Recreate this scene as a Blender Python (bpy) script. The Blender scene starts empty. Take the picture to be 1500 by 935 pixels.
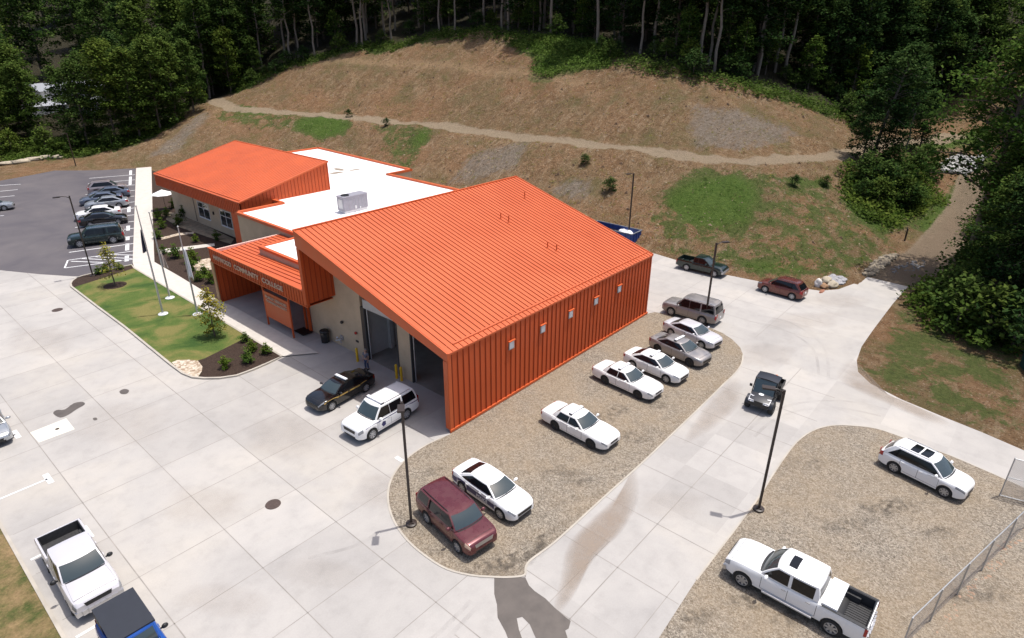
import bpy, math, random
import numpy as np
from mathutils import Vector, Matrix, noise as mnoise
from mathutils.geometry import delaunay_2d_cdt
rnd = random.Random(7)
SC = bpy.context.scene
COL = SC.collection
R = math.radians

# ------------------------------------------------------------------ camera
CAM = np.array([-22.994, -25.225, 23.9]); FPX = 915.186; CX, CY = 750.0, 467.5
_a, _t, _r = R(40.9584), R(24.8469), R(-0.2774)
_f = np.array([math.cos(_t)*math.cos(_a), math.cos(_t)*math.sin(_a), -math.sin(_t)])
_rt = np.array([math.sin(_a), -math.cos(_a), 0.0]); _dn = np.cross(_f, _rt)
CM = np.array([math.cos(_r)*_rt+math.sin(_r)*_dn, -math.sin(_r)*_rt+math.cos(_r)*_dn, _f])
cam = bpy.data.cameras.new('camera'); camo = bpy.data.objects.new('camera', cam); COL.objects.link(camo)
camo.matrix_world = Matrix(((CM[0][0], -CM[1][0], -CM[2][0], CAM[0]), (CM[0][1], -CM[1][1], -CM[2][1], CAM[1]),
                            (CM[0][2], -CM[1][2], -CM[2][2], CAM[2]), (0, 0, 0, 1)))
cam.sensor_width = 36; cam.lens = FPX/1500*36; cam.clip_end = 6000; cam.clip_start = .5
SC.camera = camo
def ray(x, y): return CM.T @ np.array([(x-CX)/FPX, (y-CY)/FPX, 1.0])
def gp(x, y, z=0.0):
    "survey point: where a sight line meets the level z"
    d = ray(x, y); t = (z-CAM[2])/d[2]; p = CAM+t*d
    return (float(p[0]), float(p[1]))
def gps(l, z=0.0): return [gp(x, y, z) for x, y in l]

# ------------------------------------------------------------------ tagging
def tag(o, label=None, cat=None, group=None, kind=None):
    if label: o['label'] = label
    if cat: o['category'] = cat
    if group: o['group'] = group
    if kind: o['kind'] = kind
    return o
def empty(name, loc=(0, 0, 0), rz=0.0, **k):
    o = bpy.data.objects.new(name, None); COL.objects.link(o); o.location = loc; o.rotation_euler = (0, 0, rz)
    o.empty_display_size = .3
    return tag(o, **k)
def copy_tree(o, parent=None):
    c = o.copy(); COL.objects.link(c); c.parent = parent
    for ch in list(o.children): copy_tree(ch, c)
    return c

class MB:
    def __init__(s): s.v = []; s.f = []; s.m = []; s.c = None
    def add(s, vs, fs, m=0):
        b = len(s.v); s.v += [tuple(v) for v in vs]
        for f in fs: s.f.append(tuple(b+i for i in f)); s.m.append(m)
    def box(s, c, d, m=0, rz=0.0, ry=0.0, rx=0.0):
        x, y, z = d[0]/2, d[1]/2, d[2]/2
        vs = [Vector((a*x, b*y, e*z)) for a in (-1, 1) for b in (-1, 1) for e in (-1, 1)]
        if rz or ry or rx:
            M = Matrix.Rotation(rz, 3, 'Z') @ Matrix.Rotation(ry, 3, 'Y') @ Matrix.Rotation(rx, 3, 'X'); vs = [M@v for v in vs]
        c = Vector(c)
        s.add([v+c for v in vs], [(0, 1, 3, 2), (4, 6, 7, 5), (0, 4, 5, 1), (2, 3, 7, 6), (0, 2, 6, 4), (1, 5, 7, 3)], m)
    def b2(s, a, b, m=0):
        s.box([(a[i]+b[i])/2 for i in range(3)], [abs(b[i]-a[i]) for i in range(3)], m)
    def tube(s, pts, r, n=8, m=0, cap=True):
        pts = [Vector(p) for p in pts]
        rs = r if isinstance(r, (list, tuple)) else [r]*len(pts)
        b = len(s.v); up = Vector((0, 0, 1))
        for i, p in enumerate(pts):
            d = (pts[min(i+1, len(pts)-1)]-pts[max(i-1, 0)])
            if d.length < 1e-9: d = Vector((0, 0, 1))
            d.normalize()
            u = d.cross(up if abs(d.z) < .9 else Vector((1, 0, 0))); u.normalize(); w = d.cross(u)
            for k in range(n):
                a = 2*math.pi*k/n; s.v.append(tuple(p+(u*math.cos(a)+w*math.sin(a))*rs[i]))
        for i in range(len(pts)-1):
            for k in range(n):
                s.f.append((b+i*n+k, b+i*n+(k+1) % n, b+(i+1)*n+(k+1) % n, b+(i+1)*n+k)); s.m.append(m)
        if cap:
            s.f.append(tuple(b+k for k in range(n))[::-1]); s.m.append(m)
            s.f.append(tuple(b+(len(pts)-1)*n+k for k in range(n))); s.m.append(m)
    def lathe(s, prof, n=16, m=0, axis='z', c=(0, 0, 0)):
        b = len(s.v)
        for r, h in prof:
            for k in range(n):
                a = 2*math.pi*k/n; p = (r*math.cos(a), r*math.sin(a), h)
                if axis == 'y': p = (p[0], p[2], p[1])
                s.v.append((p[0]+c[0], p[1]+c[1], p[2]+c[2]))
        for i in range(len(prof)-1):
            for k in range(n):
                q = (b+i*n+k, b+i*n+(k+1) % n, b+(i+1)*n+(k+1) % n, b+(i+1)*n+k)
                s.f.append(q if axis == 'z' else q[::-1]); s.m.append(m)
    def grid(s, fn, na, nb, m=0, flip=False):
        b = len(s.v)
        for i in range(na+1):
            for j in range(nb+1): s.v.append(tuple(fn(i/na, j/nb)))
        for i in range(na):
            for j in range(nb):
                q = (b+i*(nb+1)+j, b+(i+1)*(nb+1)+j, b+(i+1)*(nb+1)+j+1, b+i*(nb+1)+j+1)
                s.f.append(q[::-1] if flip else q); s.m.append(m)
    def patch(s, fn, na, nb, off=.008, m=0, out=None):
        "grid laid a few mm outside a surface"
        e = 1e-3; P = []
        for i in range(na+1):
            for j in range(nb+1):
                a, b_ = i/na, j/nb
                p = Vector(fn(a, b_)); pa = Vector(fn(a+e, b_))-Vector(fn(a-e, b_)); pb = Vector(fn(a, b_+e))-Vector(fn(a, b_-e))
                n = pa.cross(pb)
                if n.length > 0: n.normalize()
                ref = (p-Vector(out)) if out is not None else p
                if n.dot(ref) < 0: n = -n
                P.append(p+n*off)
        b = len(s.v); s.v += [tuple(p) for p in P]
        for i in range(na):
            for j in range(nb):
                q = (b+i*(nb+1)+j, b+(i+1)*(nb+1)+j, b+(i+1)*(nb+1)+j+1, b+i*(nb+1)+j+1)
                s.f.append(q); s.m.append(m)
    def build(s, name, mats, parent=None, smooth=None, **k):
        me = bpy.data.meshes.new(name); me.from_pydata(s.v, [], s.f)
        for mm in (mats if isinstance(mats, (list, tuple)) else [mats]): me.materials.append(mm)
        if max(s.m, default=0) > 0: me.polygons.foreach_set('material_index', s.m)
        if smooth is not None:
            me.polygons.foreach_set('use_smooth', [True]*len(me.polygons)); me.set_sharp_from_angle(angle=R(smooth))
        me.update()
        o = bpy.data.objects.new(name, me); COL.objects.link(o)
        if parent: o.parent = parent
        return tag(o, **k)

# ------------------------------------------------------------------ materials
class NT:
    def __init__(s, name):
        s.m = bpy.data.materials.new(name); s.m.use_nodes = True; s.t = s.m.node_tree; s.t.nodes.clear()
        s.out = s.n('ShaderNodeOutputMaterial'); s.b = s.n('ShaderNodeBsdfPrincipled'); s.l(s.b.outputs[0], s.out.inputs[0])
    def n(s, t, **k):
        x = s.t.nodes.new(t)
        for a, b in k.items(): setattr(x, a, b)
        return x
    def l(s, a, b): s.t.links.new(a, b)
    def coord(s, scale=(1, 1, 1), rot=(0, 0, 0), which='Object'):
        c = s.n('ShaderNodeTexCoord'); m = s.n('ShaderNodeMapping'); m.inputs['Scale'].default_value = scale; m.inputs['Rotation'].default_value = rot
        s.l(c.outputs[which], m.inputs[0]); return m.outputs[0]
    def world(s, scale=(1, 1, 1), rot=(0, 0, 0)):
        c = s.n('ShaderNodeNewGeometry'); m = s.n('ShaderNodeMapping'); m.inputs['Scale'].default_value = scale; m.inputs['Rotation'].default_value = rot
        s.l(c.outputs['Position'], m.inputs[0]); return m.outputs[0]
    def noise(s, vec, sc, det=4, rough=.55, dist=0.0):
        x = s.n('ShaderNodeTexNoise'); x.inputs['Scale'].default_value = sc; x.inputs['Detail'].default_value = det
        x.inputs['Roughness'].default_value = rough; x.inputs['Distortion'].default_value = dist; s.l(vec, x.inputs['Vector']); return x.outputs[0]
    def voro(s, vec, sc, out='Color', feature='F1'):
        x = s.n('ShaderNodeTexVoronoi', feature=feature); x.inputs['Scale'].default_value = sc; s.l(vec, x.inputs['Vector']); return x.outputs[out]
    def ramp(s, fac, stops, interp='LINEAR'):
        x = s.n('ShaderNodeValToRGB'); x.color_ramp.interpolation = interp; e = x.color_ramp.elements
        while len(e) < len(stops): e.new(.5)
        for i, (p, c) in enumerate(stops):
            e[i].position = p; e[i].color = (c, c, c, 1) if isinstance(c, (int, float)) else (c[0], c[1], c[2], 1)
        s.l(fac, x.inputs[0]); return x.outputs[0]
    def mix(s, fac, a, b, mode='MIX'):
        x = s.n('ShaderNodeMix', data_type='RGBA', blend_type=mode)
        for i, v in ((0, fac), (6, a), (7, b)):
            if isinstance(v, (int, float)): x.inputs[i].default_value = v if i == 0 else (v, v, v, 1)
            elif isinstance(v, tuple): x.inputs[i].default_value = (v[0], v[1], v[2], 1)
            else: s.l(v, x.inputs[i])
        return x.outputs[2]
    def math(s, op, a, b=0.0, c=None):
        x = s.n('ShaderNodeMath', operation=op)
        for i, v in enumerate((a, b) if c is None else (a, b, c)):
            if isinstance(v, (int, float)): x.inputs[i].default_value = v
            else: s.l(v, x.inputs[i])
        return x.outputs[0]
    def set(s, col=None, rough=None, metal=None, spec=None, coat=None):
        if col is not None:
            if isinstance(col, tuple): s.b.inputs['Base Color'].default_value = (col[0], col[1], col[2], 1)
            else: s.l(col, s.b.inputs['Base Color'])
        for k, v in (('Roughness', rough), ('Metallic', metal), ('Specular IOR Level', spec), ('Coat Weight', coat)):
            if v is None: continue
            if isinstance(v, (int, float)): s.b.inputs[k].default_value = v
            else: s.l(v, s.b.inputs[k])
        return s
    def bump(s, h, st=.3, dist=.02):
        x = s.n('ShaderNodeBump'); x.inputs['Strength'].default_value = st; x.inputs['Distance'].default_value = dist
        s.l(h, x.inputs['Height']); s.l(x.outputs[0], s.b.inputs['Normal'])
def simple(name, col, rough=.6, metal=0.0, spec=.5, var=.12, sc=3.0, coat=0.0):
    t = NT(name); v = t.coord(); n = t.noise(v, sc, 4)
    c = t.mix(1.0, col, t.ramp(n, [(.25, 1-var), (.75, 1+var*.4)]), 'MULTIPLY')
    t.set(c, rough, metal, spec, coat); return t.m
def paint(name, col, metal=0.0, rough=.28, dust=.10, coat=.6):
    "car paint with a film of road dust that follows noise"
    t = NT(name); v = t.world((1, 1, 1)); n = t.noise(v, 1.7, 5, .6)
    d = t.ramp(n, [(.4, 0.0), (.8, dust)])
    c = t.mix(d, col, (.42, .36, .29)); t.set(c, t.math('ADD', t.math('MULTIPLY', d, 1.5), rough), metal, .5, coat)
    t.b.inputs['Coat Roughness'].default_value = .06
    return t.m

M = {}
M['glass'] = NT('car_glass').set((.006, .007, .009), .07, 0.0, .45, 0.0).m
M['glass_light'] = NT('windshield_glass').set((.035, .050, .054), .05, 0.0, .85, 0.0).m
M['black'] = simple('black_plastic', (.012, .012, .013), .5)
M['rubber'] = simple('tyre_rubber', (.018, .018, .018), .85, var=.3)
M['rim'] = simple('alloy', (.45, .46, .48), .35, .6); M['rim_back'] = simple('wheel_back', (.10, .10, .105), .5, .5)
M['rim_dark'] = simple('black_steel_wheel', (.02, .02, .021), .5, .2)
M['chrome'] = simple('chrome', (.52, .52, .53), .32, .8, var=.05)
M['lamp'] = simple('headlamp_lens', (.25, .26, .28), .15, .1, .8)
M['lamp_amber'] = simple('aged_headlamp_lens', (.62, .42, .30), .2, .1, .8)
M['red'] = simple('tail_lamp_lens', (.35, .012, .012), .15, 0, .8)
M['liner'] = simple('bed_liner', (.035, .035, .037), .7, var=.4, sc=6)
M['orange_lens'] = simple('orange_lens', (.7, .2, .03), .3)
M['white'] = paint('white_paint', (.80, .80, .80))
M['white_dust'] = paint('warm_white_paint', (.78, .765, .745), dust=.2)
M['pearl'] = paint('silver_white_paint', (.62, .60, .62), .25, .3, .12)
M['grey'] = paint('warm_grey_metallic', (.30, .28, .275), .5, .32, .25)
M['silver'] = paint('silver_metallic', (.42, .44, .46), .6, .28, .12)
M['bluegrey'] = paint('blue_grey_metallic', (.13, .16, .22), .5, .3, .1)
M['maroon'] = paint('maroon_metallic', (.115, .022, .028), .35, .25, .08)
M['redbrown'] = paint('red_brown_metallic', (.13, .030, .022), .3, .25, .08)
M['carblack'] = paint('black_gloss', (.006, .006, .007), 0, .12, .04)
M['dkgreen'] = paint('dark_green_gloss', (.008, .022, .020), 0.2, .18, .06)
M['pinkgrey'] = paint('pale_gold_metallic', (.36, .30, .30), .4, .3, .1)
M['blue'] = paint('bright_blue_gloss', (.008, .065, .30), .1, .2, .04)
M['gold'] = simple('gold_vinyl', (.50, .33, .10), .5, .2)
M['blue_vinyl'] = simple('navy_vinyl', (.02, .02, .11), .4)
M['white_vinyl'] = simple('white_vinyl', (.8, .8, .82), .5)
# ------------------------------------------------------------------ vehicles
def interp(keys, x):
    xs = [k[0] for k in keys]
    if x <= xs[0]: return keys[0][1]
    if x >= xs[-1]: return keys[-1][1]
    for i in range(len(keys)-1):
        if x <= keys[i+1][0]:
            x0, y0 = keys[i]; x1, y1 = keys[i+1]; h = x1-x0; d = (y1-y0)/h
            def sl(j):
                if j <= 0 or j >= len(keys)-1: return 0 if False else (keys[min(j+1, len(keys)-1)][1]-keys[max(j-1, 0)][1])/(keys[min(j+1, len(keys)-1)][0]-keys[max(j-1, 0)][0])
                a = (keys[j][1]-keys[j-1][1])/(keys[j][0]-keys[j-1][0]); b = (keys[j+1][1]-keys[j][1])/(keys[j+1][0]-keys[j][0])
                return 0 if a*b <= 0 else 2*a*b/(a+b)
            m0, m1 = sl(i), sl(i+1); t = (x-x0)/h
            return (2*t**3-3*t*t+1)*y0+(t**3-2*t*t+t)*h*m0+(-2*t**3+3*t*t)*y1+(t**3-t*t)*h*m1
class Car:
    def __init__(s, **k):
        s.__dict__.update(dict(zb=.26, bed=None, chromebump=False)); s.__dict__.update(k)
        s.xf = s.L/2-s.fo; s.xr = s.xf-s.wb
    def section(s, x):
        L, W = s.L, s.W; t = x/L+.5
        zt = interp(s.top, t); zs = interp(s.sh, t); w = interp(s.wid, t)*W/2
        zb = s.zb+(.10*max(0, (abs(t-.5)-.42)/.08) if abs(t-.5) > .42 else 0)
        Ra = s.r+.055; dip = zb
        for xa in (s.xf, s.xr):
            d = abs(x-xa)
            if d < Ra: dip = max(dip, s.r+math.sqrt(max(0, Ra*Ra-d*d)))
        zs = min(zs, zt-.01); arch = dip > zb+.01
        fl = .018 if arch else 0
        P = [(0, dip), (.78*w, dip), (.97*w+fl, dip+.015), (w+fl, dip+.30*(zs-dip)), (w*.998+fl*.4, dip+.72*(zs-dip)), (.972*w, zs), (.925*w, zs+.6*(zt-zs)), (.80*w, zt-.014), (.42*w, zt+.006), (0, zt+.014)]
        if s.bed and s.bed[0]-.001 <= x <= s.bed[1]+.001:
            P[5] = (.985*w, zt-.03); P[6] = (.97*w, zt); P[7] = (.885*w, zt)
            if s.bed[0]+.06 <= x <= s.bed[1]-.06: P[8] = (.86*w, s.bed[2]); P[9] = (0, s.bed[2])
            else: P[8] = (.4*w, zt); P[9] = (0, zt)
        return P
    def bp(s, x, v, sg=1):
        P = s.section(x); v = max(0, min(8.999, v)); i = int(v); f = v-i
        return (x, sg*(P[i][0]+(P[i+1][0]-P[i][0])*f), P[i][1]+(P[i+1][1]-P[i][1])*f)
    def stations(s):
        L = s.L; X = [L*(i/30-.5) for i in range(31)]+[L*(q-.5) for q in (.004, .012, .022, .978, .988, .996)]
        Ra = s.r+.055
        for xa in (s.xf, s.xr):
            X = [x for x in X if abs(abs(x-xa)-Ra) > .02]
            X += [xa+Ra*q for q in (-1.004, -.999, -.97, -.88, -.72, -.5, -.25, 0, .25, .5, .72, .88, .97, .999, 1.004)]
        if s.bed:
            b0, b1 = s.bed[:2]; X = [x for x in X if min(abs(x-b0), abs(x-b1)) > .08]
            X += [b0-.005, b0, b0+.058, b0+.062, b1-.062, b1-.058, b1, b1+.005]
        return sorted(set(round(x, 4) for x in X if abs(x) <= L/2+1e-6))
    def body(s, mb):
        X = s.stations(); b = len(mb.v); N = 19
        for x in X:
            P = s.section(x); ring = [(x, y, z) for y, z in P]+[(x, -y, z) for y, z in P[::-1][1:-1]]
            mb.v += ring
        n = 18
        for i in range(len(X)-1):
            for k in range(n):
                k2 = (k+1) % n; mb.f.append((b+i*n+k, b+(i+1)*n+k, b+(i+1)*n+k2, b+i*n+k2)); mb.m.append(1 if k in (0, 1, 16, 17) else 0)
        mb.f.append(tuple(b+k for k in range(n))); mb.m.append(0)
        mb.f.append(tuple(b+(len(X)-1)*n+k for k in range(n))[::-1]); mb.m.append(0)
    # greenhouse surface
    def gset(s):
        g = s.gh; s.bf = g.get('bf', .13); s.br = g.get('br', .08); s.crown = g.get('crown', .045)
    def hw(s, t): g = s.gh; return g['hw0']+(g['hw1']-g['hw0'])*t**1.15
    def gz(s, t): g = s.gh; return g['z0']+(g['z1']-g['z0'])*t
    def XF(s, t): g = s.gh; return g['xf0']+(g['xf1']-g['xf0'])*t+.05*math.sin(math.pi*t)
    def XR(s, t): g = s.gh; return g['xr0']+(g['xr1']-g['xr0'])*t-.04*math.sin(math.pi*t)
    def side(s, u, t, sg):
        a = s.XR(t)+s.br; b = s.XF(t)-s.bf
        return (a+(b-a)*u, sg*s.hw(t)*(1-.05*abs(2*u-1)**3), s.gz(t))
    def front(s, q, t): return (s.XF(t)-s.bf*q*q, q*s.hw(t)*.95, s.gz(t))
    def rear(s, q, t): return (s.XR(t)+s.br*q*q, q*s.hw(t)*.95, s.gz(t))
    def roof(s, q, v):
        a = s.rear(q, 1)[0]; b = s.front(q, 1)[0]; e = max(0.0, 1-abs(2*v-1)**6)
        return (a+(b-a)*v, q*s.hw(1)*(1-.05*abs(2*v-1)**3), s.gh['z1']+s.crown*(1-q**4)*e)
    def greenhouse(s, mb, m=0):
        s.gset()
        for sg in (1, -1): mb.grid(lambda a, b: s.side(a, b, sg), 12, 4, m, flip=(sg > 0) is False)
        mb.grid(lambda a, b: s.front(a*2-1, b), 8, 4, m); mb.grid(lambda a, b: s.rear(a*2-1, b), 8, 4, m, True)
        mb.grid(lambda a, b: s.roof(a*2-1, b), 12, 12, m)
    def pane(s, mb, sg, x0, x1, t0=.07, t1=.90, m=0):
        "x0/x1: (bottom, top) or a number, or None for following the pillar"
        def fn(a, b):
            t = t0+(t1-t0)*b; A = s.XR(t)+s.br; B = s.XF(t)-s.bf
            def res(x, d): 
                if x is None: return d
                if isinstance(x, tuple): return x[0]+(x[1]-x[0])*b
                return x
            l = max(res(x0, A+s.gh.get('rp', .26)), A+.09); r = min(res(x1, B-.09), B-.09)
            if r < l+.01: r = l+.01
            x = l+(r-l)*a; u = (x-A)/(B-A); return s.side(u, t, sg)
        mb.patch(fn, 8, 4, .007, m)

def wheel(parent, x, y, r, wd, rimmat, style='alloy', name='wheel'):
    sg = 1 if y > 0 else -1
    mb = MB(); w = wd/2
    mb.lathe([(r*.60, -w), (r*.90, -w), (r*.985, -w*.75), (r, -w*.3), (r, w*.3), (r*.985, w*.75), (r*.90, w), (r*.60, w)], 28, 0, 'y')
    t = mb.build(name, M['rubber'], parent, 35); t.location = (x, y, r)
    mr = MB(); o = sg*w
    mr.lathe([(r*.66, o*.98), (r*.64, o*1.03), (r*.60, o*1.03), (r*.585, o*.85)], 24, 1, 'y'); mr.lathe([(r*.60, o*.98), (r*.59, o*1.0), (r*.56, o*.80), (r*.50, o*.55), (.001, o*.52)], 24, 0, 'y')
    if style == 'alloy':
        for k in range(7):
            a = 2*math.pi*k/7; mr.box((math.cos(a)*r*.33, o*.78, math.sin(a)*r*.33), (r*.58, w*.30, r*.20), 1, ry=-a)
        mr.lathe([(.001, o*.98), (r*.13, o*.96), (r*.17, o*.7)], 14, 1, 'y')
        rm = [M['rim_back'], rimmat]
    else:
        mr.lathe([(.001, o*.95), (r*.2, o*.92), (r*.26, o*.6)], 14, 1, 'y'); rm = [rimmat, rimmat if style == 'steel' else M['rim']]
    rr = mr.build('rim', rm, t, 30)
    return t

def make_car(c, name, label, cat, loc, ang, paintm, rim='rim', style='alloy', group=None, scale=1.0, opts=()):
    root = empty(name, (loc[0], loc[1], 0.014 if len(loc) < 3 else loc[2]), R(ang), label=label, cat=cat, group=group)
    if scale != 1: root.scale = (scale,)*3
    P = M[paintm]; c.gset()
    mb = MB(); c.body(mb); mb.build('body', [P, M['black']], root, 38)
    mb = MB(); c.greenhouse(mb); cab = mb.build('cabin', P, root, 42)
    g = c.gh
    mb = MB(); mb.patch(lambda a, b: c.front((a*2-1)*.93, .06+.86*b), 10, 5, .008); mb.build('windshield', M['glass_light'], root, 60)
    if g.get('rearglass', True):
        r0, r1 = g.get('rg', (.10, .90)); mb = MB(); mb.patch(lambda a, b: c.rear((a*2-1)*.88, r0+(r1-r0)*b), 8, 4, .008); mb.build('rear_window', M['glass'], root, 60)
    for sg in (1, -1):
        for (a, b) in c.panes:
            mb = MB(); c.pane(mb, sg, a, b); mb.build('side_window', M['glass'], root, 60)
        # door gaps and handles
        mb = MB()
        for gx in c.gaps:
            mb.patch(lambda a, b: c.bp(gx+a*.018, 2.6+2.7*b, sg), 1, 6, .003)
        mb.patch(lambda a, b: c.bp(c.gaps[0]+(c.gaps[-1]-c.gaps[0])*a, 2.55+.07*b, sg), 8, 1, .003)
        mb.build('door_gap', M['black'], root)
        for hx in c.handles:
            p = c.bp(hx, 4.55, sg); mb = MB(); mb.box((p[0], p[1]+sg*.012, p[2]), (.20, .035, .035)); mb.build('door_handle', M['chrome'] if 'chromehandle' in opts else P, root)
        # mirrors
        p = c.side(.97, .06, sg); mx = g['xf0']-.42
        mb = MB(); mb.box((mx, sg*(c.W/2+.03), p[2]+.06), (.06, .16, .05)); ms = .14 if c.H < 1.6 else .19
        def ell(a, b, mx=mx, sg=sg, ms=ms):
            th = math.pi*a; ph = 2*math.pi*b
            return (mx+.09*math.cos(th)*1.0, sg*(c.W/2+.13)+.14*math.sin(th)*math.cos(ph), p[2]+.08+ms*.62*math.sin(th)*math.sin(ph))
        mb.grid(ell, 6, 10); mb.build('mirror', M['black'] if 'blackmirror' in opts else P, root, 50)
        # lamps
        Lh = c.L/2; hl = c.headlamp
        mb = MB(); mb.patch(lambda a, b: c.bp(Lh-hl[0]+(hl[0]-hl[1])*a, hl[2]+(hl[3]-hl[2])*b, sg), 6, 4, .012); mb.build('headlight', M['lamp_amber'] if 'amber' in opts else M['lamp'], root, 50)
        tl = c.taillamp
        mb = MB(); mb.patch(lambda a, b: c.bp(-Lh+tl[1]+(tl[0]-tl[1])*a, tl[2]+(tl[3]-tl[2])*b, sg), 4, 3, .012)
        if tl[4]: mb.box((-Lh-.006, sg*(c.W/2*interp(c.wid, 0)-.13), tl[4]), (.02, .22, tl[5])) 
        mb.build('taillight', M['red'], root, 50)
        for xa in (c.xf, c.xr): wheel(root, xa, sg*(c.W/2-.10), c.r+.012, .235 if c.H > 1.7 else .215, M[rim], style)
    mb = MB(); ca = g['xf0']+.03; cb = c.L/2-.30
    for sg in (1, -1): mb.patch(lambda a, b: c.bp(ca+(cb-ca)*a, 7.0-.5*a+.045*b, sg), 10, 1, .003)
    mb.patch(lambda a, b: c.bp(cb+.018*a, 9-2.45*b, 1), 1, 8, .003); mb.patch(lambda a, b: c.bp(cb+.018*a, 9-2.45*b, -1), 1, 8, .003)
    if not c.bed and c.H < 1.6:
        tb = g['xr0']-.03
        for sg in (1, -1): mt = MB(); mt.patch(lambda a, b: c.bp(-c.L/2+.12+(tb+c.L/2-.12)*a, 7.0+.045*b, sg), 8, 1, .003); mt.build('trunk_gap', M['black'], root)
    mb.build('panel_gap', M['black'], root)
    mb = MB()
    for sg in (1, -1): mb.patch(lambda a, b: c.bp(g['xf0']-.03*1+.085*a-.10*b*b, 9-2.0*b, sg), 2, 8, .006)
    for q in (.45, -.12):
        mb.tube([c.front(q, .02), c.front(q+.32, .16)], .010, 4)
    mb.build('wiper_cowl', M['black'], root)
    # grille, bumper inserts, plate
    gr = c.grille; Lh = c.L/2
    mb = MB(); mb.grid(lambda a, b: (Lh+.012, (2*a-1)*gr[0]*(1-.12*(1-b)), gr[1]+(gr[2]-gr[1])*b), 8, 2, 0, False)
    mb.build('grille', M['chrome'] if 'chromegrille' in opts else M['black'], root, 50)
    mb = MB(); z0 = c.zb+.09
    mb.box((Lh-.045, 0, z0+.05), (.10, c.W*.52, .10)); mb.build('lower_grille', M['black'], root)
    mb = MB(); mb.box((-Lh-.012, 0, .62 if c.H < 1.6 else .75), (.02, .32, .16)); mb.build('licence_plate', M['white_vinyl'], root)
    if c.chromebump:
        for sx in (1, -1):
            mb = MB()
            for k in range(8):
                a0, a1 = -1+k/4, -.75+k/4; am = (a0+a1)/2
                mb.box((sx*(Lh+.02-.10*am*am), am*c.W*.47, .60), (.16, c.W*.125, .24), rz=-sx*.2*am)
            mb.build('bumper', M['chrome'], root, 30)
    if 'rails' in opts:
        for sg in (1, -1):
            mb = MB(); pts = [Vector(c.roof(sg*.88, v))+Vector((0, 0, .045 if 0 < i < 6 else 0)) for i, v in enumerate([.06, .1, .3, .5, .7, .88, .92])]
            mb.tube(pts, .018, 6); mb.build('roof_rail', M['black'] if 'blackrail' in opts else M['chrome'], root, 50)
    if 'lightbar' in opts:
        zt = g['z1']+c.crown; xb = c.lbx; mb = MB()
        mb.box((xb, 0, zt+.075), (.20, c.hw(1)*1.75, .085)); mb.box((xb, 0, zt+.122), (.13, c.hw(1)*1.6, .014))
        for sg in (1, -1): mb.box((xb, sg*c.hw(1)*.86, zt+.03), (.24, .06, .06), 1)
        mb.box((xb-.105, 0, zt+.075), (.01, c.hw(1)*1.6, .05), 1)
        mb.build('light_bar', [M['white_vinyl'], M['black']], root, 30)
    for rec in getattr(c, 'roofpanes', ()) if 'sunroof' in opts else ():
        mb = MB(); mb.patch(lambda a, b: c.roof((a*2-1)*rec[2], rec[0]+(rec[1]-rec[0])*b), 6, 3, .006); mb.build('sunroof', M['glass'], root, 50)
    return root

WID = [(0, .78), (.006, .84), (.018, .90), (.05, .955), (.12, .985), (.3, 1), (.7, 1), (.86, .985), (.92, .955), (.96, .90), (.982, .83), (.994, .75), (1, .66)]
WIDB = [(0, .90), (.012, .95), (.05, .985), (.2, 1), (.8, 1), (.93, .98), (.975, .93), (1, .84)]
def charger(): return Car(L=5.05, W=1.90, H=1.48, wb=3.05, fo=.96, r=.355,
    top=[(0, .72), (.008, .98), (.03, 1.07), (.1, 1.10), (.22, 1.08), (.4, 1.0), (.66, 1.0), (.74, 1.0), (.86, .965), (.94, .90), (.975, .84), (.992, .78), (1, .70)],
    sh=[(0, .66), (.02, .88), (.2, .96), (.7, .92), (.88, .88), (.96, .80), (1, .56)], wid=WID,
    gh=dict(xr0=-2.02, xr1=-1.08, xf1=.42, xf0=1.22, hw0=.885, hw1=.665, z0=1.0, z1=1.43, crown=.05, rg=(.12, .92)),
    panes=[(None, None)], gaps=[1.05, -.15, -1.22], handles=[.02, -1.05], headlamp=(.42, .03, 4.9, 6.0), taillamp=(.25, .0, 4.2, 5.6, .86, .14), grille=(.56, .50, .70), lbx=-.15)
def crownvic(): return Car(L=5.38, W=1.98, H=1.48, wb=2.91, fo=1.09, r=.345,
    top=[(0, .70), (.01, .90), (.03, .97), (.1, 1.0), (.22, 1.0), (.4, .95), (.66, .95), (.72, .97), (.86, .925), (.94, .87), (.975, .81), (.992, .76), (1, .68)],
    sh=[(0, .64), (.02, .84), (.2, .89), (.7, .88), (.9, .83), (.96, .76), (1, .55)], wid=WID,
    gh=dict(xr0=-1.78, xr1=-1.22, xf1=.22, xf0=.98, hw0=.91, hw1=.70, z0=.95, z1=1.42, crown=.05, rg=(.10, .93)),
    panes=[((-.30, -.28), None), ((-1.30, -1.10), (-.345, -.325))], gaps=[.85, -.33, -1.30], handles=[-.16, -1.1], headlamp=(.34, .02, 4.5, 5.6), taillamp=(.22, .0, 3.9, 5.2, .78, .16), grille=(.40, .56, .70), lbx=-.35)
def sedan(): return Car(L=4.85, W=1.83, H=1.46, wb=2.78, fo=.98, r=.335,
    top=[(0, .70), (.01, .93), (.03, 1.04), (.1, 1.07), (.2, 1.05), (.4, .98), (.66, .98), (.74, .99), (.86, .93), (.94, .84), (.975, .76), (.992, .70), (1, .62)],
    sh=[(0, .64), (.02, .85), (.2, .94), (.7, .89), (.88, .82), (.96, .72), (1, .52)], wid=WID,
    gh=dict(xr0=-2.0, xr1=-1.10, xf1=.40, xf0=1.25, hw0=.86, hw1=.65, z0=.97, z1=1.41, crown=.05),
    panes=[(None, None)], gaps=[1.0, -.15, -1.15], handles=[.02, -1.0], headlamp=(.5, .05, 4.7, 6.0), taillamp=(.28, .0, 4.2, 5.6, .84, .16), grille=(.40, .46, .60), lbx=0)
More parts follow.
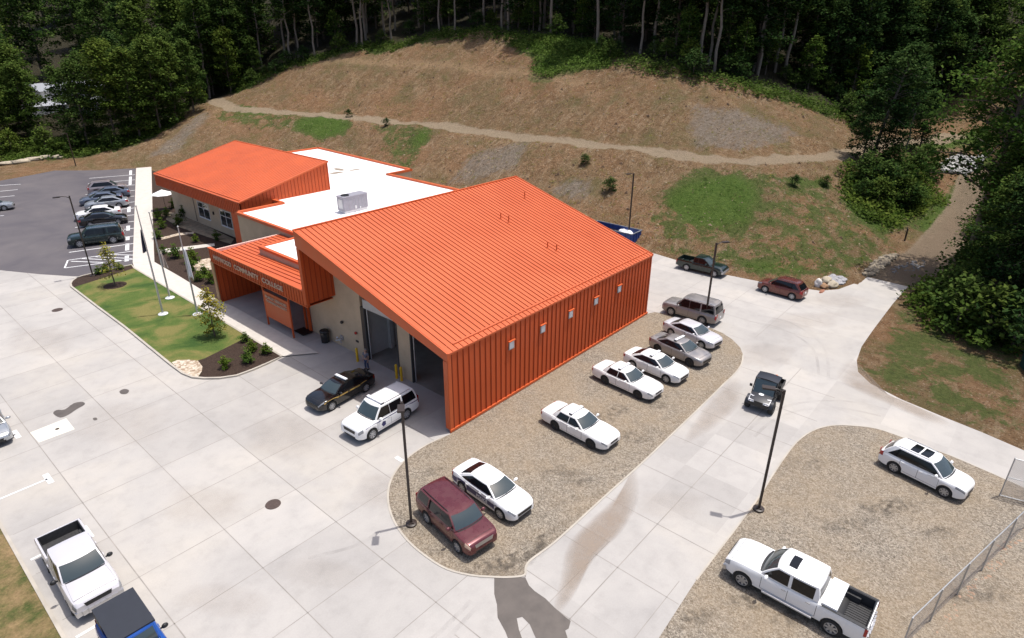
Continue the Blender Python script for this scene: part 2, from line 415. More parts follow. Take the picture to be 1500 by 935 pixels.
def bigsuv(L=5.18, W=2.04, wb=2.95, fo=.99, H=1.95, hood=1.19): 
    h = L/2
    return Car(L=L, W=W, H=H, wb=wb, fo=fo, r=.40, zb=.32,
    top=[(0, .85), (.008, 1.10), (.02, 1.16), (.3, 1.16), (.66, 1.16), (.74, hood+.02), (.86, hood-.01), (.94, hood-.04), (.972, hood-.08), (.99, hood-.14), (1, hood-.22)],
    sh=[(0, .80), (.02, 1.05), (.3, 1.08), (.7, 1.08), (.9, 1.04), (.97, .98), (1, .84)], wid=WIDB,
    gh=dict(xr0=-h+.07, xr1=-h+.30, xf1=.72, xf0=1.34, hw0=.975, hw1=.83, z0=1.14, z1=H-.05, crown=.055, rg=(.06, .82), br=.06, bf=.14, rp=.13),
    panes=[((-.02, -.01), None), ((-1.05, -1.03), (-.05, -.04)), (None, (-1.18, -1.16))], gaps=[1.12, -.02, -1.1], handles=[.16, -.93], headlamp=(.34, .02, 4.1, 5.6), taillamp=(.14, .0, 3.8, 6.0, 1.08, .34), grille=(.58, .72, .96), lbx=.35)
def crossover(L=4.6, wb=2.7, H=1.71): 
    h = L/2
    return Car(L=L, W=1.84, H=H, wb=wb, fo=.93, r=.355, zb=.26,
    top=[(0, .80), (.01, 1.02), (.03, 1.10), (.3, 1.10), (.66, 1.06), (.74, 1.06), (.86, 1.05), (.94, .99), (.975, .91), (.992, .84), (1, .76)],
    sh=[(0, .74), (.02, .97), (.3, 1.0), (.7, .99), (.88, .95), (.96, .86), (1, .64)], wid=WID,
    gh=dict(xr0=-h+.10, xr1=-h+.62, xf1=.46, xf0=1.26, hw0=.875, hw1=.70, z0=1.06, z1=H-.05, crown=.05, rg=(.08, .80), br=.10),
    panes=[((-1.86, -1.35), None)], gaps=[.98, -.12, -1.1], handles=[.04, -.95], headlamp=(.52, .05, 4.6, 5.9), taillamp=(.26, .0, 4.0, 5.8, 1.0, .2), grille=(.40, .52, .70), lbx=0, roofpanes=[(.36, .58, .66), (.62, .84, .66)])
def pickup(L=6.2, W=2.03, wb=3.95, fo=.96, H=2.04, hood=1.34, r=.42, cab0=-1.12, xf0=1.55, two=True, bedz=.78, zb=.42):
    h = L/2; rail = hood-.02; zz = hood
    b = [((.22, .24), None), ((-.86, -.86), (.08, .10))] if two else [((-.1, -.1), None), ((-.86, -.80), (-.24, -.22))]
    return Car(L=L, W=W, H=H, wb=wb, fo=fo, r=r, zb=zb, bed=(-h+.03, cab0-.06, bedz),
    top=[(0, rail), (.5, rail), (.62, zz-.03), (.72, zz), (.84, zz-.01), (.93, zz-.06), (.975, zz-.14), (1, zz-.30)],
    sh=[(0, rail-.1), (.6, rail-.12), (.85, zz-.14), (.96, zz-.26), (1, zz-.36)], wid=[(0, .97), (.02, .985), (.3, .985), (.45, 1), (.8, 1), (.93, .985), (.975, .94), (1, .88)],
    gh=dict(xr0=cab0, xr1=cab0+.12, xf1=xf0-.68, xf0=xf0, hw0=.945*W/2, hw1=.82*W/2, z0=zz-.03, z1=H-.05, crown=.05, rg=(.14, .84), br=.04, bf=.12),
    panes=b, gaps=[xf0-.22, b[0][0][0]-.06, cab0+.04], handles=[b[0][0][0]+.12, -.72], headlamp=(.26, .01, 4.0, 5.6), taillamp=(.12, .0, 3.6, 5.6, 0, 0), grille=(.56, .86, zz-.20), lbx=0, chromebump=True, roofpanes=[(.60, .80, .50)])

def center_from(px_rear, px_front, ang, c, side, scale=1.0):
    "car centre from the contact points of the wheels on the seen side ('L' or 'R')"
    a, b = Vector(gp(*px_rear)), Vector(gp(*px_front)); mid = (a+b)/2
    th = R(ang); f = Vector((math.cos(th), math.sin(th))); lft = Vector((-f.y, f.x)); sg = 1 if side == 'L' else -1
    return tuple(mid-lft*sg*(c.W/2-.03)*scale-f*((c.xf+c.xr)/2)*scale)
def text_mesh(body, size, mat, parent, loc, rot, name='lettering', ext=.012, align='LEFT', space=1.0):
    cu = bpy.data.curves.new(name, 'FONT'); cu.body = body; cu.size = size; cu.extrude = ext; cu.align_x = align; cu.space_character = space; cu.offset = .004*size/.3
    o = bpy.data.objects.new(name+'_src', cu); COL.objects.link(o)
    bpy.context.view_layer.update()
    me = bpy.data.meshes.new_from_object(o.evaluated_get(bpy.context.evaluated_depsgraph_get())); me.name = name
    bpy.data.objects.remove(o)
    me.materials.clear(); me.materials.append(mat)
    t = bpy.data.objects.new(name, me); COL.objects.link(t); t.parent = parent; t.location = loc; t.rotation_euler = rot
    return t

# --- the cars on the drive and on the gravel
c = bigsuv(L=4.80, W=1.97, wb=2.72, fo=.95, H=1.80, hood=1.10)
c.r = .37; make_car(c, 'parked_suv', 'maroon SUV on the gravel strip beside the light pole', 'suv', center_from((624, 765), (673, 812), -98, c, 'R'), -98, 'maroon', opts=('rails', 'amber', 'chromegrille', 'blackrail'))
c = charger(); pol = make_car(c, 'police_car', 'white police sedan with navy side graphics beside the maroon SUV', 'police car', center_from((674, 720), (736, 763), -93.5, c, 'R'), -93.5, 'white')
for sg in (1, -1):
    mb = MB(); mb.patch(lambda a, b: c.bp(-2.4+3.55*a, 3.0+1.35*b*(1-.25*a), sg), 24, 4, .005); mb.patch(lambda a, b: c.bp(1.15+.25*a, 3.1+.9*b*(1-a), sg), 4, 3, .005)
    mb.build('side_stripe', M['blue_vinyl'], pol, 50)
    text_mesh('POLICE', .27, M['white_vinyl'], pol, (1.0 if sg > 0 else -.25, sg*.972, .52), (R(90), 0, R(180 if sg > 0 else 0)), 'door_lettering', .004)
c = crownvic(); GR = 'white patrol sedans parked on the gravel strip'
make_car(c, 'patrol_car', 'white boxy sedan with roof light bar standing alone mid gravel strip', 'police car', center_from((809.5, 629), (868, 659), -92.5, c, 'R'), -92.5, 'white_dust', 'rim_dark', 'steel', GR, opts=('lightbar',))
make_car(c, 'patrol_car', 'white boxy sedan with light bar and black wheels, nearest the building in its row', 'police car', center_from((884, 562), (935, 586), -94, c, 'R'), -94, 'white_dust', 'rim_dark', 'steel', GR, opts=('lightbar',))
c = charger()
make_car(c, 'patrol_car', 'bright white rounded sedan with light bar between boxy sedan and grey sedan', 'police car', center_from((925.6, 541.5), (975, 561), -95, c, 'R'), -95, 'white_dust', 'rim', 'alloy', GR, opts=('lightbar',))
make_car(c, 'patrol_car', 'dusty grey sedan with black wheels and white light bar in the gravel row', 'police car', center_from((961.5, 516), (1010, 538.3), -98, c, 'R'), -98, 'grey', 'rim_dark', 'steel', opts=('lightbar',))
make_car(c, 'parked_sedan', 'silver white sedan without light bar beside the grey SUV', 'car', center_from((981, 492), (1027.6, 512.6), -99, c, 'R'), -99, 'pearl')
c = bigsuv(L=5.24, W=2.02, wb=3.02, H=2.02)
make_car(c, 'parked_suv', 'grey SUV with roof rails behind a light pole at the gravel end', 'suv', center_from((1028, 476), (981.4, 462.4), 91.5, c, 'L'), 91.5, 'grey', opts=('rails',))
c = pickup(L=5.3, W=1.88, wb=3.15, fo=.88, H=1.75, hood=1.16, r=.38, cab0=-.78, xf0=1.22, two=False, bedz=.68, zb=.36)
make_car(c, 'pickup_truck', 'dark green pickup parked against the foot of the slope', 'pickup truck', center_from((1003.7, 396.7), (1046.5, 406.6), -88, c, 'R'), -88, 'dkgreen', opts=())
c = crossover(4.52, 2.69)
make_car(c, 'parked_crossover', 'red brown crossover parked at the slope beside the boulders', 'car', center_from((1159.4, 440), (1119, 428.8), 87, c, 'L'), 87, 'redbrown', opts=('rails', 'blackrail'))
c = crossover(4.66, 2.71, 1.70)
make_car(c, 'parked_crossover', 'white crossover with twin sunroof panes on the far gravel lot', 'car', center_from((1306.6, 691.8), (1380.3, 729), -102, c, 'R'), -102, 'white', opts=('sunroof', 'rails'))
c = pickup()
f250 = make_car(c, 'pickup_truck', 'white crew cab pickup with white bed toolbox and sunroof on gravel', 'pickup truck', center_from((1212.4, 929.7), (1086.2, 860), 90, c, 'L'), 90, 'white', opts=('sunroof', 'chromehandle'))
mb = MB(); mb.box((-1.52, 0, 1.40), (.64, 1.84, .10)); mb.box((-1.52, 0, 1.10), (.60, 1.70, .5)); mb.build('toolbox', M['white'], f250, 30)
mb = MB(); mb.b2((-3.0, -.84, .785), (-1.9, .84, .80)); 
for k in range(12): mb.box((-2.15, -.77+.14*k, .81), (1.9, .05, .03))
mb.build('bed_liner', M['liner'], f250)
for sg in (1, -1):
    mb = MB(); mb.b2((-2.95, sg*.845, .80), (-1.85, sg*.87, 1.33)); mb.box((-2.05, sg*.82, .95), (.75, .20, .34)); mb.build('bed_side_liner', M['liner'], f250)
    mb = MB(); mb.tube([(1.2, sg*1.06, .46), (-1.0, sg*1.06, .46)], .06, 8); mb.build('running_board', M['chrome'], f250, 40)
for sg in (1, -1): mb = MB(); mb.b2((-3.06, sg*.88, 1.322), (-1.24, sg*1.0, 1.345)); mb.build('rail_cap', M['liner'], f250)
mb = MB(); mb.b2((-3.03, -.86, .80), (-2.99, .86, 1.33)); mb.build('tailgate_liner', M['liner'], f250)
c = pickup(L=5.85, W=2.02, wb=3.57, fo=.98, H=1.92, hood=1.28, r=.40, cab0=-.95, xf0=1.45, two=True, bedz=.72, zb=.36)
ram = make_car(c, 'pickup_truck', 'silver white pickup with open black bed in the kerbside bay', 'pickup truck', (-19.88, 4.55), -91, 'pearl', opts=('blackmirror',))
mb = MB(); mb.b2((-2.83, -.84, .725), (-1.06, .84, .74))
for k in range(11): mb.box((-1.95, -.75+.15*k, .745), (1.7, .05, .02))
mb.build('bed_liner', M['liner'], ram)
for sg in (1, -1):
    mb = MB(); mb.b2((-2.83, sg*.84, .74), (-1.06, sg*.862, 1.24)); mb.box((-1.98, sg*.79, .86), (.75, .18, .26)); mb.build('bed_side_liner', M['liner'], ram)
mb = MB(); mb.b2((-2.85, -.84, .74), (-2.82, .84, 1.24)); mb.build('tailgate_liner', M['liner'], ram)
c = charger()
blk = make_car(c, 'police_car', 'black patrol sedan with gold side stripe and white light bar', 'police car', center_from((541, 572), (482.5, 604.7), -175.5, c, 'L'), -175.5, 'carblack', opts=('lightbar',))
for sg in (1, -1):
    mb = MB(); mb.patch(lambda a, b: c.bp(-1.6+3.75*a, 4.15+.55*b+.5*max(0, a-.6), sg), 24, 2, .005); mb.build('side_stripe', M['gold'], blk, 50)
mb = MB(); mb.box((-1.55, 0, 1.17), (.02, .62, .05)); mb.build('bonnet_badge', M['gold'], blk) if False else None
c = bigsuv()
tah = make_car(c, 'police_suv', 'white police SUV with navy side stripe parked at the garage doors', 'police car', center_from((600, 612), (541.8, 647), -177, c, 'L'), -177, 'white', opts=('lightbar', 'rails'))
for sg in (1, -1):
    mb = MB(); mb.patch(lambda a, b: c.bp(-2.45+4.5*a, 4.62+.28*b, sg), 24, 1, .005); mb.build('side_stripe', M['blue_vinyl'], tah, 50)
    mb = MB()
    def shield(a, b, sg=sg):
        th = 2*math.pi*a; rr = b*.17*(1+.12*math.cos(5*th)); return c.bp(.62+rr*math.cos(th), 3.55+rr*math.sin(th)*3.6, sg)
    mb.patch(shield, 20, 2, .006); mb.build('door_badge', M['blue_vinyl'], tah, 50)
# left kerb: silver sedan and blue four-wheel drive
c = sedan(); make_car(c, 'parked_sedan', 'silver sedan cut by the left frame edge in a kerbside bay', 'car', (-19.75, 22.3), -92, 'silver')
c = bigsuv(L=4.2, W=1.88, wb=2.95, fo=.62, H=1.86, hood=1.12); c.gh.update(xr0=-2.0, xr1=-1.95, xf1=.46, xf0=.74, hw0=.76, hw1=.72, z0=1.12, z1=1.80, bf=.05, br=.03, crown=.03)
c.panes = [((-.25, -.25), None), ((-1.1, -1.1), (-.36, -.36)), (None, (-1.2, -1.2))]; c.gaps = [.7, -.3, -1.15]; c.handles = [-.15, -1.0]
jeep = make_car(c, 'off_road_car', 'blue off road car with flat black hard top behind the kerbside pickup', 'car', (-19.72, -2.0), -91, 'blue', opts=('blackmirror',))
mb = MB(); mb.b2((-2.06, -.80, 1.80), (.36, .80, 1.885)); mb.b2((-2.05, -.80, 1.2), (-1.1, -.79, 1.80)); mb.b2((-2.05, .79, 1.2), (-1.1, .80, 1.80)); mb.b2((-2.07, -.79, 1.25), (-2.04, .79, 1.8)); mb.build('hard_top', simple('black_hard_top', (.02, .023, .032), .6), jeep)
mb = MB(); mb.box((-2.2, 0, .95), (.24, .74, .74)); mb.build('spare_wheel', M['rubber'], jeep) if False else None
# far parking lot
LG = 'cars parked nose to kerb in the asphalt lot'
c = bigsuv(L=5.0, W=2.0, wb=2.95, H=1.82)
make_car(c, 'parked_suv', 'dark green SUV, nearest of the cars on the asphalt lot', 'suv', center_from((169.7, 356.8), (116, 363.7), 160, c, 'L', 1.17), 160, 'dkgreen', scale=1.17, group=LG, opts=('rails',))
c = sedan()
for nm, lb, px, ang, pm, sd in (('parked_sedan', 'black sedan facing the sidewalk beside the dark green SUV', (154, 331.5), -21, 'carblack', 'R'), ('parked_sedan', 'white sedan mostly hidden behind the black sedan', (144, 322.5), 159, 'white', 'L'),
        ('parked_sedan', 'silver sedan facing away from the sidewalk in the asphalt lot', (157, 307), 159, 'silver', 'L'), ('parked_sedan', 'blue grey sedan tucked behind the silver sedan', (149, 300.5), 159, 'bluegrey', 'L'), ('parked_sedan', 'dark sedan with bright red tail lamps near the sidewalk', (161, 292), 159, 'bluegrey', 'L')):
    make_car(c, nm, lb, 'car', center_from(px, px, ang, c, sd, 1.15), ang, pm, scale=1.15, group=LG)
c = crossover()
make_car(c, 'parked_suv', 'pale gold crossover with roof rails, farthest in the sidewalk row', 'suv', center_from((159, 284.5), (159, 284.5), -21, c, 'R', 1.15), -21, 'pinkgrey', scale=1.15, group=LG, opts=('rails', 'blackrail'))
c = sedan(); make_car(c, 'parked_sedan', 'silver sedan cut off by the frame in the far left stalls', 'car', center_from((-12, 311), (-12, 311), -21, c, 'R', 1.1), -21, 'silver', scale=1.1)

# utility vehicle
u = empty('utility_vehicle', (17.2, -14.0, .01), R(184), label='black off road utility buggy driving down the concrete lane', cat='buggy')
u.scale = (1.14,)*3
ub = M['black']; up = simple('buggy_panel', (.022, .024, .032), .4)
mb = MB(); mb.b2((-1.5, -.62, .42), (1.15, .62, .56)); mb.b2((.55, -.60, .56), (1.45, .60, .80)); mb.box((1.32, 0, .62), (.34, 1.05, .34)); mb.build('chassis', ub, u)
mb = MB(); mb.grid(lambda a, b: (.60+.92*a, (2*b-1)*(.66-.1*a), .98-.20*a*a+.04*(1-(2*b-1)**2)), 8, 8); mb.b2((.6, -.6, .7), (1.42, .6, .8)); mb.build('hood', up, u, 50)
for sg in (1, -1):
    for xa in (1.0, -1.0): wheel(u, xa, sg*.70, .36, .29, M['rim_dark'], 'steel')
    mb = MB(); mb.grid(lambda a, b: (1.56-.42*b-.16*abs(a-.5), sg*(.24+.38*a), .74+.20*b), 4, 3); mb.box((1.42, sg*.43, .76), (.16, .32, .13)); mb.build('headlight', M['white_vinyl'], u)
    mb = MB(); mb.tube([(.75, sg*.66, .85), (.35, sg*.64, 1.75), (-.46, sg*.64, 1.80), (-.60, sg*.66, .8)], .03, 8); mb.tube([(-.1, sg*.64, 1.8), (-.15, sg*.66, .6)], .025, 8); mb.build('roll_bar', ub, u, 50)
    mb = MB(); mb.box((.62, sg*.80, 1.30), (.05, .15, .17)); mb.tube([(.62, sg*.66, 1.2), (.62, sg*.78, 1.28)], .012, 6); mb.build('mirror', ub, u)
    mb = MB(); mb.grid(lambda a, b: (1.0+.42*math.cos(math.pi*a), sg*(.50+.30*b), .46+.38*math.sin(math.pi*a)), 8, 2); mb.build('fender', up, u, 50)
mb = MB(); mb.grid(lambda a, b: (.42-.92*a, (2*b-1)*.66, 1.80+.05*math.sin(math.pi*b)+.03*math.sin(math.pi*a)), 8, 8); mb.b2((-.48, -.64, 1.77), (.40, .64, 1.80)); mb.build('roof', up, u, 50)
mb = MB(); mb.grid(lambda a, b: (.78-.36*a, (2*b-1)*.60, .97+.80*a), 3, 4); mb.build('windshield', M['glass_light'], u)
mb = MB(); mb.b2((-.15, -.55, .60), (.28, .55, .78)); mb.b2((-.35, -.55, .75), (-.20, .55, 1.35)); mb.build('seat', simple('vinyl_seat', (.03, .03, .03), .7), u)
mb = MB(); mb.b2((-1.65, -.68, .75), (-.62, .68, .80)); mb.b2((-1.65, -.68, .80), (-.62, -.64, 1.1)); mb.b2((-1.65, .64, .80), (-.62, .68, 1.1)); mb.b2((-1.67, -.68, .80), (-1.63, .68, 1.1)); mb.b2((-.64, -.68, .80), (-.60, .68, 1.1)); mb.build('cargo_bed', ub, u)
mb = MB(); mb.lathe([(.09, 0), (.09, .14), (.04, .18), (.001, .18)], 12); bc = mb.build('beacon', M['orange_lens'], u, 40); bc.location = (-1.6, .1, 1.1)
for o in ('hood_emblem',):
    mb = MB(); mb.lathe([(.001, .012), (.14, .012), (.16, 0)], 16); e = mb.build(o, M['white_vinyl'], u); e.location = (.86, -.05, 1.0)
# ------------------------------------------------------------------ terrain height field
ROADPX = [(306, 141, 8.5), (318, 150, 8.4), (345, 159, 8.2), (400, 164, 8), (500, 171, 8), (600, 180, 8), (700, 191, 8), (800, 204, 8), (900, 216, 8), (1000, 228, 8), (1100, 236, 7.8), (1200, 232, 7.2), (1260, 221, 7), (1310, 208, 6.8), (1400, 198, 6.5)]
ROAD = [gp(x, y, z)+(z,) for x, y, z in ROADPX]
def offset_line(L, d):
    out = []
    for i, p in enumerate(L):
        a = L[max(i-1, 0)]; b = L[min(i+1, len(L)-1)]; t = Vector((b[0]-a[0], b[1]-a[1])).normalized()
        out.append((p[0]-t.y*d, p[1]+t.x*d, p[2]))
    return out
TP = []
def T(*pts): TP.extend(pts)
T((-60, 118, 0), (-20, 117, 0), (0, 114.5, 0), (6, 116, 0), (12, 114, 0), (20.5, 106.5, 0), (27, 98, 0), (33, 88, 0), (38, 76, 0), (39.5, 60, 0), (40.2, 40, 0), (40.8, 20, 0), (41.3, 5.5, 0), (40.2, -1, 0), (40.5, -4.5, 0), (42.1, -10.5, 0), (46, -12.3, 0), (50, -12.8, 0), (66, -13.9, .6), (80, -14.6, 1.2), (92, -14.5, 2.0), (105, -14, 3),
  (50, -17, 0), (62, -20, .2), (80, -20, 1.0), (95, -18, 2.2), (120, -17, 4), (62, -28, 1.5), (90, -32, 6), (45, -24, 0), (40, -32, .2), (60, -60, 4), (130, -60, 20),
  (-60, -80, 0), (0, -80, 0), (30, -60, 0), (30, -35, 0), (-60, 60, 0), (-60, 0, 0), (-30, -40, 0), (10, 20, 0), (10, 60, 0), (10, 90, 0), (-30, 100, 0), (30, 20, 0), (25, -10, 0), (36, 50, 0), (30, 80, 0),
  (0, 125, .8), (12, 124, 1.0), (-30, 125, .8), (22, 118, 2.2), (30, 112, 3.8), (38, 106, 6.2), (-60, 130, 1), (5, 140, 1.5), (22, 140, 3.4), (38, 130, 6), (42, 122, 8.2), (0, 170, 2), (30, 165, 6), (55, 160, 10.5), (-60, 170, 2), (0, 240, 5), (60, 240, 16), (-60, 240, 4), (-60, 400, 12), (60, 400, 40), (-300, 120, 0), (-300, 400, 12), (-1600, 1600, 60), (-1600, 0, 10), (-1600, -1600, 10), (1600, -1600, 120), (1600, 1600, 420), (300, 1600, 260), (0, -1600, 0), (200, 500, 80), (300, 200, 70), (400, -100, 60), (250, -20, 25))
T(*[p for p in offset_line(ROAD, 1.9)], *[p for p in offset_line(ROAD, -2.2)])
BENCH = [(54.9, 114.2, 12.3), (64.7, 109.1, 17.4), (69.5, 92.9, 17.5), (72.0, 76.1, 17.3), (72.8, 60.0, 16.9), (72, 42, 16.0), (70.8, 25, 14.1), (74.5, 12.5, 11.4)]
T(*BENCH); T(*[(x+.9, y+.8, z+.15) for x, y, z in BENCH[1:5]])
CREST = [(54.1, 129.0, 10.5), (61.9, 116.2, 16.3), (71.1, 104.5, 19.7), (81.2, 87.7, 23.0), (82.3, 75.2, 23.4), (82.0, 57.4, 22.0), (79.0, 39.7, 19.5), (78.0, 25.8, 17.8), (83.7, 16.3, 15.4), (97.2, 9.2, 12.2), (100.3, 3.9, 9.2)]
T(*CREST)
for k, (x, y, z) in enumerate(CREST):
    d = Vector((x-CAM[0], y-CAM[1])).normalized()
    for q, h in ((14, 2.5), (45, 12), (110, 30)): T((x+d.x*q, y+d.y*q, z+h))
T((112, -1, 6.8), (128, 0, 9), (140, -12, 8), (112, -10.6, 5.2), (118, -13.2, 4.3), (100, -8.5, 4.6), (85, -7, 4.4), (70, -6, 3.6), (55, -4, 3.2), (90, -11.5, 2.6))
co = [Vector((p[0], p[1])) for p in TP]
vo, eo, fo_, ov, oe, of = delaunay_2d_cdt(co, [], [], 0, 1e-4)
zz = [TP[o[0]][2] for o in ov]
def axis(a, b, st, far):
    l = list(np.arange(a, b+.01, st)); d = st
    hi = []; x = l[-1]
    while x < far: d *= 1.35; x += d; hi.append(min(x, far))
    lo = []; x = l[0]; d = st
    while x > -far: d *= 1.35; x -= d; lo.append(max(x, -far))
    return np.array(lo[::-1]+l+hi)
GX = axis(-45, 150, 1.0, 1590); GY = axis(-60, 200, 1.0, 1590)
HZ = np.full((len(GX), len(GY)), 0.0)
for f in fo_:
    A, B, C_ = [vo[i] for i in f]; za, zb_, zc = [zz[i] for i in f]
    i0, i1 = np.searchsorted(GX, min(A.x, B.x, C_.x)), np.searchsorted(GX, max(A.x, B.x, C_.x), 'right')
    j0, j1 = np.searchsorted(GY, min(A.y, B.y, C_.y)), np.searchsorted(GY, max(A.y, B.y, C_.y), 'right')
    if i1 <= i0 or j1 <= j0: continue
    xx, yy = np.meshgrid(GX[i0:i1], GY[j0:j1], indexing='ij')
    det = (B.y-C_.y)*(A.x-C_.x)+(C_.x-B.x)*(A.y-C_.y)
    if abs(det) < 1e-9: continue
    l1 = ((B.y-C_.y)*(xx-C_.x)+(C_.x-B.x)*(yy-C_.y))/det; l2 = ((C_.y-A.y)*(xx-C_.x)+(A.x-C_.x)*(yy-C_.y))/det; l3 = 1-l1-l2
    ins = (l1 > -1e-6) & (l2 > -1e-6) & (l3 > -1e-6)
    HZ[i0:i1, j0:j1][ins] = (l1*za+l2*zb_+l3*zc)[ins]
flat = HZ < .02
for _ in range(2):
    S = HZ.copy(); S[1:-1, 1:-1] = (HZ[1:-1, 1:-1]*2+HZ[:-2, 1:-1]+HZ[2:, 1:-1]+HZ[1:-1, :-2]+HZ[1:-1, 2:])/6
    HZ = np.where(flat, 0, S)
for i, x in enumerate(GX):
    for j, y in enumerate(GY):
        if HZ[i, j] > .05:
            n = mnoise.noise(Vector((x*.13, y*.13, 3)))*.5+mnoise.noise(Vector((x*.38, y*.38, 9)))*.30+mnoise.noise(Vector(((x-y)*.42, (x+y)*.06, 5)))*.28+mnoise.noise(Vector((x*.95, y*.95, 2)))*.16
            HZ[i, j] += n*min(1, HZ[i, j]/2.5)
HZ -= .04
def hz(x, y):
    i = int(np.clip(np.searchsorted(GX, x)-1, 0, len(GX)-2)); j = int(np.clip(np.searchsorted(GY, y)-1, 0, len(GY)-2))
    u = (x-GX[i])/(GX[i+1]-GX[i]); v = (y-GY[j])/(GY[j+1]-GY[j])
    return float((HZ[i, j]*(1-u)+HZ[i+1, j]*u)*(1-v)+(HZ[i, j+1]*(1-u)+HZ[i+1, j+1]*u)*v)
def trace(px, py):
    "survey point on the terrain"
    d = ray(px, py); d = d/np.linalg.norm(d); t = 20.0; last = t
    while t < 900:
        p = CAM+d*t
        if p[2] < hz(p[0], p[1]):
            a, b = last, t
            for _ in range(18):
                m = (a+b)/2; p = CAM+d*m
                if p[2] < hz(p[0], p[1]): b = m
                else: a = m
            return (float(p[0]), float(p[1]), float(p[2]))
        last = t; t += .6
    return None
def inpoly(X, Y, poly):
    ins = np.zeros(X.shape, bool); n = len(poly)
    for i in range(n):
        x0, y0 = poly[i][:2]; x1, y1 = poly[(i+1) % n][:2]
        if y0 == y1: continue
        c = ((y0 > Y) != (y1 > Y)) & (X < (x1-x0)*(Y-y0)/(y1-y0)+x0); ins ^= c
    return ins
XX, YY = np.meshgrid(GX, GY, indexing='ij')
def blur(m, n=2):
    for _ in range(n):
        s = m.copy(); s[1:-1, 1:-1] = (m[1:-1, 1:-1]*2+m[:-2, 1:-1]+m[2:, 1:-1]+m[1:-1, :-2]+m[1:-1, 2:])/6; m = s
    return m
def zone(polys, n=2, v=1.0):
    m = np.zeros(XX.shape)
    for P in polys:
        W_ = [trace(x, y) for x, y in P]; W_ = [w for w in W_ if w]
        m[inpoly(XX, YY, W_)] = v
    return blur(m, n)
def linedist(L):
    d = np.full(XX.shape, 1e9)
    for a, b in zip(L, L[1:]):
        ax, ay, bx, by = a[0], a[1], b[0], b[1]; dx, dy = bx-ax, by-ay; t = np.clip(((XX-ax)*dx+(YY-ay)*dy)/(dx*dx+dy*dy), 0, 1)
        d = np.minimum(d, np.hypot(XX-ax-t*dx, YY-ay-t*dy))
    return d
_site = [(-22, -61), (-22, 62), (1, 62), (38, 61), (40.3, 40), (41.3, 5), (41.2, -4.5), (43, -11), (47, -12), (50.4, -12.2), (50, -18), (28, -19), (23, -30), (14, -71), (-9, -71)]
HZ = np.where(inpoly(XX, YY, _site), np.minimum(HZ, -.05), HZ)
rd = linedist(ROAD)
roadm = np.clip(1.35-rd/1.55*.75, 0, 1)*(rd < 3.2)
drive = [(50, -15), (60, -16.6), (70, -17.0), (80, -17.2), (92, -16.4), (103, -15.5)]
drm = np.clip(2.9-linedist(drive)*1.0, 0, 1)
grass = np.maximum.reduce([zone([[(430, 170), (500, 172), (520, 180), (505, 200), (470, 207), (430, 195)], [(1000, 262), (1060, 250), (1110, 262), (1118, 300), (1100, 335), (1010, 338), (965, 300)], [(1060, 385), (1130, 378), (1200, 388), (1190, 406), (1110, 404)], [(1130, 256), (1210, 262), (1235, 280), (1150, 275)], [(610, 185), (640, 190), (620, 215), (590, 235)], [(735, 60), (880, 60), (900, 100), (840, 105), (800, 125), (770, 115), (790, 90)], [(340, 150), (400, 165), (400, 175), (335, 165)],
    [(1330, 330), (1450, 215), (1470, 250), (1360, 345)], [(1300, 205), (1440, 188), (1470, 205), (1310, 215)], [(540, 180), (570, 183), (560, 196)]]),
    zone([[(1000, 245), (1130, 250), (1210, 262), (1260, 300), (1290, 330), (1330, 330), (1300, 380), (1240, 408), (1180, 410), (1060, 400), (985, 375), (940, 330), (960, 290)]], 3, .52), zone([[(1240, 250), (1340, 240), (1380, 300), (1300, 350), (1230, 300)]]), zone([[(560, 180), (640, 185), (600, 255), (560, 240)], [(330, 160), (500, 175), (520, 195), (300, 178)]], 2, .55), zone([[(1262, 520), (1330, 430), (1400, 440), (1499, 470), (1499, 655), (1380, 610), (1270, 560)]], 2, .56),
    zone([[(1100, 110), (1260, 160), (1250, 180), (1100, 135)], [(380, 110), (640, 42), (700, 38), (700, 46), (520, 78), (380, 122), (340, 140), (330, 130)], [(900, 75), (1100, 110), (1100, 130), (900, 95)]], 2, .8)])
rock = np.maximum(zone([[(690, 225), (780, 205), (760, 250), (650, 275)], [(800, 275), (850, 255), (880, 270), (850, 300), (810, 290)], [(1010, 150), (1110, 170), (1190, 200), (1100, 222), (1010, 215)], [(210, 232), (260, 195), (300, 160), (310, 172), (260, 225)]]), zone([[(540, 170), (620, 185), (600, 195), (530, 180)]], 1, .5))
cl = linedist(CREST); beyond = zone([[(0, 0)]], 0)
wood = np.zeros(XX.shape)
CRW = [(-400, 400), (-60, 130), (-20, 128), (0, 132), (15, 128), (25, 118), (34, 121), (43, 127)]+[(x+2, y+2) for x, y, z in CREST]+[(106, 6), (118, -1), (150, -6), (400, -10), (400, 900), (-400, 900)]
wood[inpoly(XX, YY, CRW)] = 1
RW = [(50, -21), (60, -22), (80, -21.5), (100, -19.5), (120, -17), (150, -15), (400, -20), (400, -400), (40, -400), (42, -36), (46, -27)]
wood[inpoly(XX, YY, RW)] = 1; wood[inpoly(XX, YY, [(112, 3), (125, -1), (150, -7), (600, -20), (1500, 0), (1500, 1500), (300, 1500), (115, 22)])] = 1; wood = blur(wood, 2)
LG_ = zone([[(0, 243), (0, 210), (160, 205), (215, 190), (250, 170), (262, 180), (200, 212), (110, 232), (60, 235)]], 2, .9)
grass = np.maximum(grass, LG_)
lawnfar = ((XX < -21.6) & (YY < 60)).astype(float)*.40; grass = np.maximum(grass, lawnfar)
grass = np.maximum(grass, ((HZ < .1) & (XX > 40) & (YY < -20)).astype(float)*.6)
